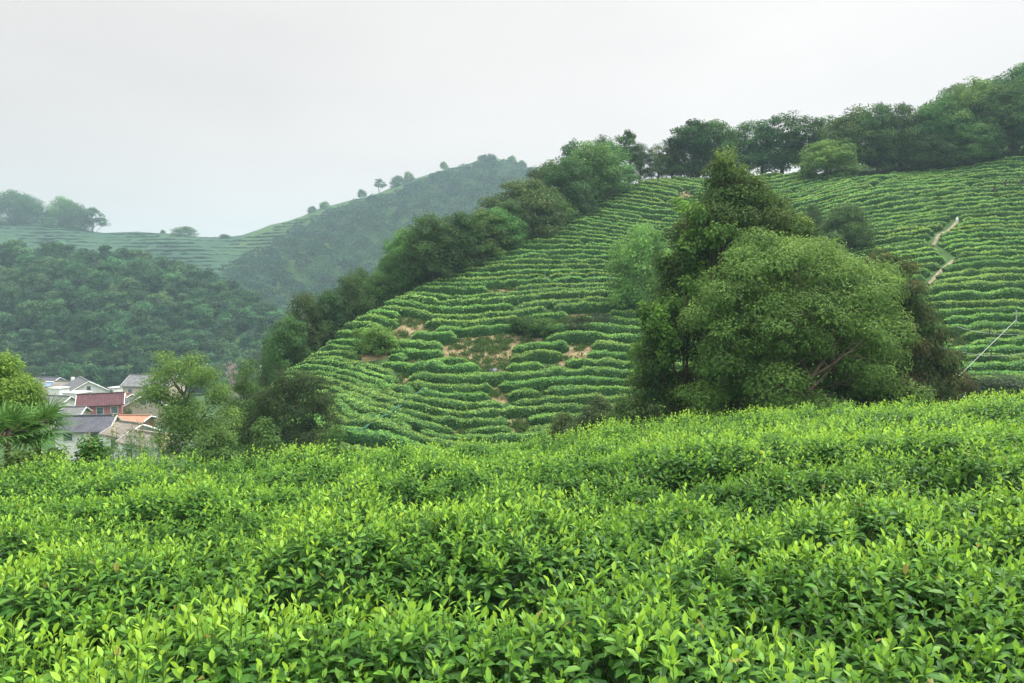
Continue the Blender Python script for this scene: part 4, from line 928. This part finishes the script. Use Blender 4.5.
for (x0, y0, x1, y1, lab) in ((956, 343, 1024, 351, 'upper thin wire strung across the lower right hedges'), (958, 369, 1024, 371, 'lower thin wire strung across the lower right hedges')):
    p0 = cast(x0, y0, 40, 100) + [0, 0, 1.2]; p1 = cast(x1, y1, 40, 100) + [0, 0, 1.2]; e = empty('wire_fence', p0, lab, 'wire'); t = np.linspace(0, 1, 9)[:, None]
    Q = (p1 - p0) * t; Q[:, 2] -= (.25 * 4 * t * (1 - t))[:, 0]; m = MB(); m.tube(Q, .010, 4); m.obj('wire', M['metal'], e)
    for tt in (0, .5, 1):
        q = (p1 - p0) * tt; zz = float(hz(p0[0] + q[0], p0[1] + q[1])) - p0[2]; m = MB(); m.tube([(q[0], q[1], zz - .2), (q[0], q[1], q[2] + .05)], .04, 5); m.obj('post', M['wpost'], e)
# turquoise shade net laid down the gully
M['net'] = noise_mat('green_net', (.012, .07, .035), (.025, .10, .05), 6, .7, .4)
NP = np.array([cast(px, py, 42, 100) for px, py in ((362,441),(378,428),(392,419),(408,408),(425,395),(443,380))])
def netrib(P, w, lift):
    s = np.concatenate([[0], np.cumsum(np.hypot(*np.diff(P[:, :2], axis=0).T))]); k = np.arange(0, s[-1], .4)
    q = np.stack([np.interp(k, s, P[:, 0]), np.interp(k, s, P[:, 1])], 1); T = unit(np.gradient(q, axis=0)); Nn = np.stack([-T[:, 1], T[:, 0]], 1); cols = []
    for a in np.linspace(-1, 1, 7):
        X = q + Nn * w * a * (1 + .8 * fbm(q[:, :1] / 1.0, q[:, 1:] / 1.0)); cols.append(np.stack([X[:, 0], X[:, 1], hz(X[:, 0], X[:, 1]) + lift + .35 * fbm(X[:, 0] * 1.3, X[:, 1] * 1.3)], 1))
    V = np.stack(cols, 1); n = len(q); i = (np.arange(n - 1)[:, None] * 7 + np.arange(6)[None]).ravel(); return V.reshape(-1, 3), np.stack([i, i + 7, i + 8, i + 1], 1)
m = MB(); v_, f_ = netrib(NP[:5], .10, .60); m.add(v_, f_, (1, 1, 1), 0, True); o = m.obj('shade_net', M['net']); sm_ = o.modifiers.new('thick', 'SOLIDIFY'); sm_.thickness = .02; tag(o, 'strip of turquoise netting lying over the hedges down the gully', 'net')
b = cast(493, 374, 42, 100); rng = np.random.default_rng(8); m = MB(); u_, v2 = np.meshgrid(np.linspace(0, 2 * math.pi, 14)[:-1], np.linspace(0, math.pi / 2, 6))
rr = 1 + .25 * np.sin(u_ * 3) * np.sin(v2 * 2); V = np.stack([.5 * np.cos(u_) * np.sin(v2) * rr, .4 * np.sin(u_) * np.sin(v2) * rr, .5 * np.cos(v2) * rr - .05], -1).reshape(-1, 3); i = (np.arange(5)[:, None] * 13 + np.arange(13)[None]); j = (np.arange(5)[:, None] * 13 + (np.arange(13)[None] + 1) % 13)
m.add(V, np.stack([i, i + 13, j + 13, j], -1).reshape(-1, 4), (1, 1, 1), 0, True); tag(m.obj('black_tarpaulin', noise_mat('black_plastic', (.01, .012, .014), (.03, .035, .04), 3, .4, .3, spec=.5), None, b), 'black plastic covered heap at the left end of a hedge beside bare soil', 'tarpaulin')
b = cast(957, 222, 42, 110); m = MB(); m.tube([(0, 0, 0), (0, 0, .25), (0, 0, .42), (0, 0, .5)], [.12, .15, .09, .04], 10); tag(m.obj('white_sack', M['white'], None, b + [0, 0, .02]), 'small white sack standing at the top of the soil path', 'sack')

# ================================================================== near left: palm, bamboo, weeds
def palm(px, py, D, label, seed, rad=.75, nf=26):
    rng = np.random.default_rng(seed); c = at(px, py, D); g = float(hz(c[0], c[1])); H = c[2] - g; e = empty('fan_palm', (c[0], c[1], g), label, 'palm')
    m = MB(); t = np.linspace(0, 1, 12); m.tube(np.stack([.05 * np.sin(t * 3), 0 * t, -.3 + t * (H + .3)], 1), .075 + .012 * np.sin(t * 40), 9); m.obj('trunk', M['bark'], e)
    mp = MB(); ml = MB()
    for i in range(nf):
        a = i * 2.4; el = rng.uniform(-.65, 1.25); d = np.array([math.cos(a) * math.cos(el), math.sin(a) * math.cos(el), math.sin(el)]); pl = rng.uniform(.5, .85) * rad
        tt = np.linspace(0, 1, 5)[:, None]; P = np.array([0, 0, H]) + d * pl * tt + np.array([0, 0, -.15]) * tt ** 2; mp.tube(P, .012, 4)
        hub = P[-1]; nn = unit(np.cross(np.cross(d, [0, 0, 1.0]), d)); s = np.cross(d, nn); n = 17
        for k in range(n):
            th = (k / (n - 1) - .5) * 4.2; dd = unit(d * math.cos(th) + s * math.sin(th) + nn * .12); Lf = rad * (.95 + .15 * math.cos(th)) * rng.uniform(.9, 1.05)
            w = .02; sd_ = unit(np.cross(dd, nn)); dr = rng.uniform(.25, .55)
            ts = (0, .35, .7, 1.0); ws = (.3, 1, .8, .05); V = []
            for t_, w_ in zip(ts, ws):
                q = hub + dd * Lf * t_ + np.array([0, 0, -1]) * Lf * dr * max(0, t_ - .35) ** 1.6; V += [q - sd_ * w * w_, q + sd_ * w * w_]
            col = np.array([.08, .18, .04]) * rng.uniform(.7, 1.5); ml.add(V, [(0,1,3,2),(2,3,5,4),(4,5,7,6)], col)
    mp.obj('leaf_stalks', M['bark'], e); ml.obj('fronds', M['leafn'], e); return e
palm(36, 424, 17.5, 'fan palm with dark drooping fronds at the left edge before the village', 9, .62, 26)
palm(6, 432, 16.5, 'second fan palm partly cut off by the left picture edge', 10, .6, 22)
# bright yellow green bamboo like trees at the left edge
b = loc_at(4, 22); LL = [(2,372,0,12,12),(10,395,0,24,18),(-14,385,.3,20,20),(22,398,.2,14,10),(0,418,.2,32,18),(-20,410,0,24,24),(14,412,-.2,20,14),(30,408,.3,9,8),(4,362,0,7,7)]
tree('yellow_green_tree', b, 'bright yellow green leafy tree at the left edge behind the palms', 'tree', 6, 4, '', 37, [(.15, .27, .05), (.19, .31, .055), (.12, .23, .045)], 330, 60, .11, 'leafn', 'bark', .09, lobes_px(b, LL), rcl=.26, asp=.38, tipc=(.27, .40, .07), nb=8, top=.9, twigs=4)
SB = [(88,458,12.5,34,30,[(.05,.14,.025),(.07,.18,.03)],(.10,.24,.04),'glossy bright green bush right of the palm'),(14,462,12,50,22,[(.07,.13,.03),(.09,.16,.04)],(.15,.26,.06),'soft green bush at the left edge under the palms'),(52,462,12.5,34,22,[(.06,.13,.03)],(.13,.24,.05),'low bush between the palm and the glossy bush'),
 (130,464,12.5,64,42,[(.10,.19,.09),(.12,.22,.11)],(.2,.32,.16),'grey green feathery weeds clump beside the glossy bush')]
for i, (px, py, Y, w, h, pal, tp, lab) in enumerate(SB):
    b = loc_at(px, Y); top = at(px, py - h, Y)[2]; H = max(top - b[2], .8)
    tree('shrub' if i < 3 else 'feathery_weed', b, lab, 'shrub' if i < 3 else 'weed', H, w * 1.15 * Y / F, 'bush', 300 + i, pal, 150, 60, .075 if i < 3 else .09, 'leafn', 'bark', .03, rcl=.16, asp=.6 if i < 3 else .14, tipc=tp, nb=5, up=.3 if i < 3 else 1.6)
# tall thin weeds with pale flower heads
M['plume'] = noise_mat('pale_plume', (.42, .34, .18), (.58, .50, .30), 8, .9, .1)
rg = np.random.default_rng(12); WD = [(104,415,11.2,'tallest thin'),(118,421,11.4,''),(137,420,11.0,''),(126,424,11.8,''),(148,424,11.3,''),(158,432,11.0,''),(113,428,11.5,''),(141,434,11.2,''),(98,432,11.6,''),(166,440,10.8,'')]
for i, (px, top, Y, q) in enumerate(WD):
    b = loc_at(px + rg.uniform(-3, 3), Y, 0); tz = at(px, top, Y)[2]; H = tz - b[2]; lean = rg.uniform(-.15, .15)
    e = empty('tall_weed', b, 'tallest thin weed with a pale flower head left of the others' if i == 0 else 'thin tall weed with a pale plume rising before the village roofs', 'weed', 'tall thin weeds with pale plumes' if i else None)
    t = np.linspace(0, 1, 8); P = np.stack([lean * t * t, 0 * t, H * t], 1); m = MB(); m.tube(P, .006 * (1.3 - t), 4, (.14, .2, .06)); n = 40; o = np.stack([lean * (k := rg.random(n)) ** 2, 0 * k, H * (.35 + .55 * k)], 1)
    leaf_block(m, o, unit(rg.normal(size=(n, 3)) * [1, 1, .3] + [0, 0, .4]), rdir(n, rg), .11, .018, (.12, .2, .06), .4); m.obj('stem', M['leafn'], e)
    n = 40; k = rg.random(n); o = np.stack([lean + 0 * k, 0 * k, H * (.88 + .12 * k)], 1) + rg.normal(size=(n, 3)) * .018; m = MB(); leaf_block(m, o, unit(rg.normal(size=(n, 3)) + [0, 0, .8]), rdir(n, rg), .035, .01, (1, 1, 1), .2); m.obj('flower_head', M['plume'], e)

# ================================================================== foreground tea bushes
def yc_row(k, x):
    return 2.38 + 1.52 * k + .06 * x + np.exp(-(x / (3.2 + k * .8)) ** 2) * (.16 * x - .03 * x * x) * max(0, 1 - k * .12) + .22 * np.sin(x * .55 + k * 2.1) * min(1, k * .25 + .2)
ROWS = [(-1, 2.3), (0, 3.6), (1, 5.0), (2, 6.4), (3, 8.0), (4, 9.4), (5, 11), (6, 12.5), (7, 14)]
names = ['nearest tea hedge filling the bottom edge of the picture', 'second tea hedge from the camera with a dark hollow before it', 'third tea hedge from the camera', 'fourth tea hedge from the camera', 'fifth tea hedge from the camera', 'sixth tea hedge from the camera', 'seventh tea hedge, forming the left part of the crest', 'farthest tea hedge at the right end of the crest', 'last tea hedge seen over the crest before the trees']
TIP = np.array([.38, .58, .06]); YNG = np.array([.225, .45, .045]); MAT = np.array([.05, .155, .022]); OLD_SHADE = np.array([.010, .040, .008])  # darkest tone mixes leaf age with shade painted low in the bush
def surf(k, x, s, fine=True):
    """point on the hedge: x along, s arc across (-1.3..1.3)"""
    wv = .55 + .2 * fbm(x / .9 + k * 9, k * 5.0 + 0 * x) * 2; a = np.abs(s); sg = np.sign(s)
    v = np.where(a < wv, a, wv + .12 * np.sin(np.clip((a - wv) / .8, 0, 1) * math.pi * .7)); dz = np.where(a < wv, .12 * (a / wv) ** 2, .12 + (a - wv) * .92)
    y = yc_row(k, x) + sg * v; dome = .20 * fbm(x / .5 + k * 3, y / .5) * 2 + .11 * fbm(x / 1.6, y / 1.6) * 2
    z = ztop(x, y) - .10 - dz + dome * np.where(a < 1, 1, .4) - np.where(y > 11 + .22 * x, .35 * np.maximum(0, y - 11 - .22 * x) ** 1.3, 0)
    return np.stack([x, y, z], -1), (dz - .12).clip(0, 1)
for k, xr in ROWS:
    if k == -1: continue
    rg = np.random.default_rng(400 + k); y0 = 2.38 + 1.52 * k; xl, xr_ = -(.72 * y0 + 1.6), (.72 * y0 + 1.8)
    if y0 > 11: xl = (y0 - 12.5) / .22 - 2
    xl = max(xl, -12)
    L = xr_ - xl; e = empty('tea_hedge', ((xl + xr_) / 2, y0, float(hz((xl + xr_) / 2, y0))), names[k], 'tea hedge', 'near tea hedges in the foreground'); org = np.array(e.location)
    m = MB(); xs = np.arange(xl, xr_, .12); ss = np.linspace(-1.45, 1.45, 15); XS, SS2 = np.meshgrid(xs, ss, indexing='ij'); V, _d = surf(k, XS, SS2); c_ = V.copy(); V[..., 2] -= .19; cy = yc_row(k, XS); V[..., 1] = cy + (V[..., 1] - cy) * .74
    n1, n2 = XS.shape; i = (np.arange(n1 - 1)[:, None] * n2 + np.arange(n2 - 1)[None]).ravel(); core = V.reshape(-1, 3) - org
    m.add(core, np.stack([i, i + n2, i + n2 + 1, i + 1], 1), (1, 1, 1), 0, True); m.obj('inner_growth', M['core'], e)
    # shoots
    dens = 270 if k < 2 else 240 if k < 4 else 205; A = L * 2.7; ns = int(A * dens)
    x = rg.uniform(xl, xr_, ns); s = rg.uniform(-1.3, 1.3, ns); s = np.where(rg.random(ns) < .28, rg.uniform(-.6, .6, ns), s)
    P, side = surf(k, x, s); e1, _ = surf(k, x + .02, s); e2, _ = surf(k, x, s + .02 ); nr = unit(np.cross(e1 - P, e2 - P)); nr *= np.sign(nr[:, 2:3] + 1e-6)
    nr = np.where(np.abs(s)[:, None] > .75, unit(nr * [1, 1, 0] * 0 + np.stack([0 * s, np.sign(s), .25 + 0 * s], 1)), nr)
    vig = np.clip(.50 + 1.9 * fbm(P[:, 0] / .5 + k * 3, P[:, 1] / .5) + .6 * fbm(P[:, 0] / 1.1 + 40, P[:, 1] / 1.1) + rg.normal(size=ns) * .2, 0, 1.15) * (1 - .85 * side)      # vigour of the new growth, plus shade of hollows and sides put into colour
    ax = unit(nr * .55 + np.array([0, 0, .9]) + rg.normal(size=(ns, 3)) * .22); H = (.06 + .11 * vig) * rg.uniform(.7, 1.25, ns)
    root = P - ax * (.05 + .03 * rg.random((ns, 1)))
    nl = 8 if k < 2 else 7 if k < 4 else 5; kind = 8 if k < 2 else 5; m = MB()
    ph = rg.random(ns) * 6.28; t1 = unit(np.cross(ax, rdir(ns, rg))); t2 = np.cross(ax, t1)
    big = np.where(k < 3, 1.0, 1.12)
    for j in range(nl):
        f = j / (nl - 1); a = ph + j * 2.4; out_ = t1 * np.cos(a)[:, None] + t2 * np.sin(a)[:, None]
        spread = (1.45 - .95 * f); d = unit(out_ * (spread + rg.normal(size=(ns, 1)) * .18) + ax * (.2 + .75 * f)); n = unit(ax - out_ * .2)
        o = root + ax * (H * (.1 + .9 * f))[:, None]; Ln = (.065 - .025 * f) * rg.uniform(.65, 1.35, ns) * big; Wn = Ln * rg.uniform(.40, .52, ns) * (1 - .15 * f)
        w = np.clip((f - .22) * 1.15 * (.35 + .9 * vig) + rg.normal(size=ns) * .1, 0, 1)[:, None]; old_shade = np.clip(side * 1.3 + .25 - vig * .6, 0, 1)[:, None]  # older leaves, also painted darker as shade on sides and in hollows
        c = (MAT * (1 - old_shade) + OLD_SHADE * old_shade) * (1 - w) + YNG * w; tw = np.clip(w * 1.6 - 1.0, 0, 1) ; c = c * (1 - tw) + TIP * tw
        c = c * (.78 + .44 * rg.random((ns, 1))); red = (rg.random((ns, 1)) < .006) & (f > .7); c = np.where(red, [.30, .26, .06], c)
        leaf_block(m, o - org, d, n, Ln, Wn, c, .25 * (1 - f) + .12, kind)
    # stems of the shoots
    if k < 3:
        r_ = .0018; a0 = root - ax * .06 - org; a1 = root + ax * H[:, None] - org; q = np.stack([a0 - t1 * r_, a0 + t1 * r_, a1 + t1 * r_, a1 - t1 * r_, a0 - t2 * r_, a0 + t2 * r_, a1 + t2 * r_, a1 - t2 * r_], 1).reshape(-1, 3)
        b0 = np.arange(ns)[:, None] * 8; m.add(q, np.concatenate([b0 + [[0, 1, 2, 3]], b0 + [[4, 5, 6, 7]]]), (.12, .22, .05))
    # older leaves lower in the bush
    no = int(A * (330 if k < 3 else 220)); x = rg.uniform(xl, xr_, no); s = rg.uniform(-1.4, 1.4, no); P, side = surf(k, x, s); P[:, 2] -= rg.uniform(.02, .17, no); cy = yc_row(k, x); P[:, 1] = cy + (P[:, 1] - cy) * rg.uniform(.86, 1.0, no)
    d = unit(rg.normal(size=(no, 3)) + [0, 0, .25] + np.stack([0 * s, np.where(np.abs(s) > .7, np.sign(s) * .8, 0), 0 * s], 1)); c = (OLD_SHADE * .6 + MAT * .4) * (.6 + .8 * rg.random((no, 1)))
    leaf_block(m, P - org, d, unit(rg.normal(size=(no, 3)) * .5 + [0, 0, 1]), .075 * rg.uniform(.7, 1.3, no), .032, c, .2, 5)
    m.obj('foliage', M['tea'], e)
    m = MB()
    for i in range(int(L * 5)):
        x0 = rg.uniform(xl, xr_); s0 = rg.uniform(-.5, .5); q, _ = surf(k, np.array([x0 + rg.uniform(-.3, .3)]), np.array([s0 * 1.6])); y_ = float(yc_row(k, x0)) + s0 * .3; a = np.array([x0, y_, float(hz(x0, y_)) - .05]); t = np.linspace(0, 1, 5)[:, None]
        m.tube(a + (q[0] - [0, 0, .1] - a) * t + rg.normal(size=(5, 3)) * .015 - org, .011 * (1.3 - t[:, 0]), 4)
    m.obj('branches', M['twig'], e)
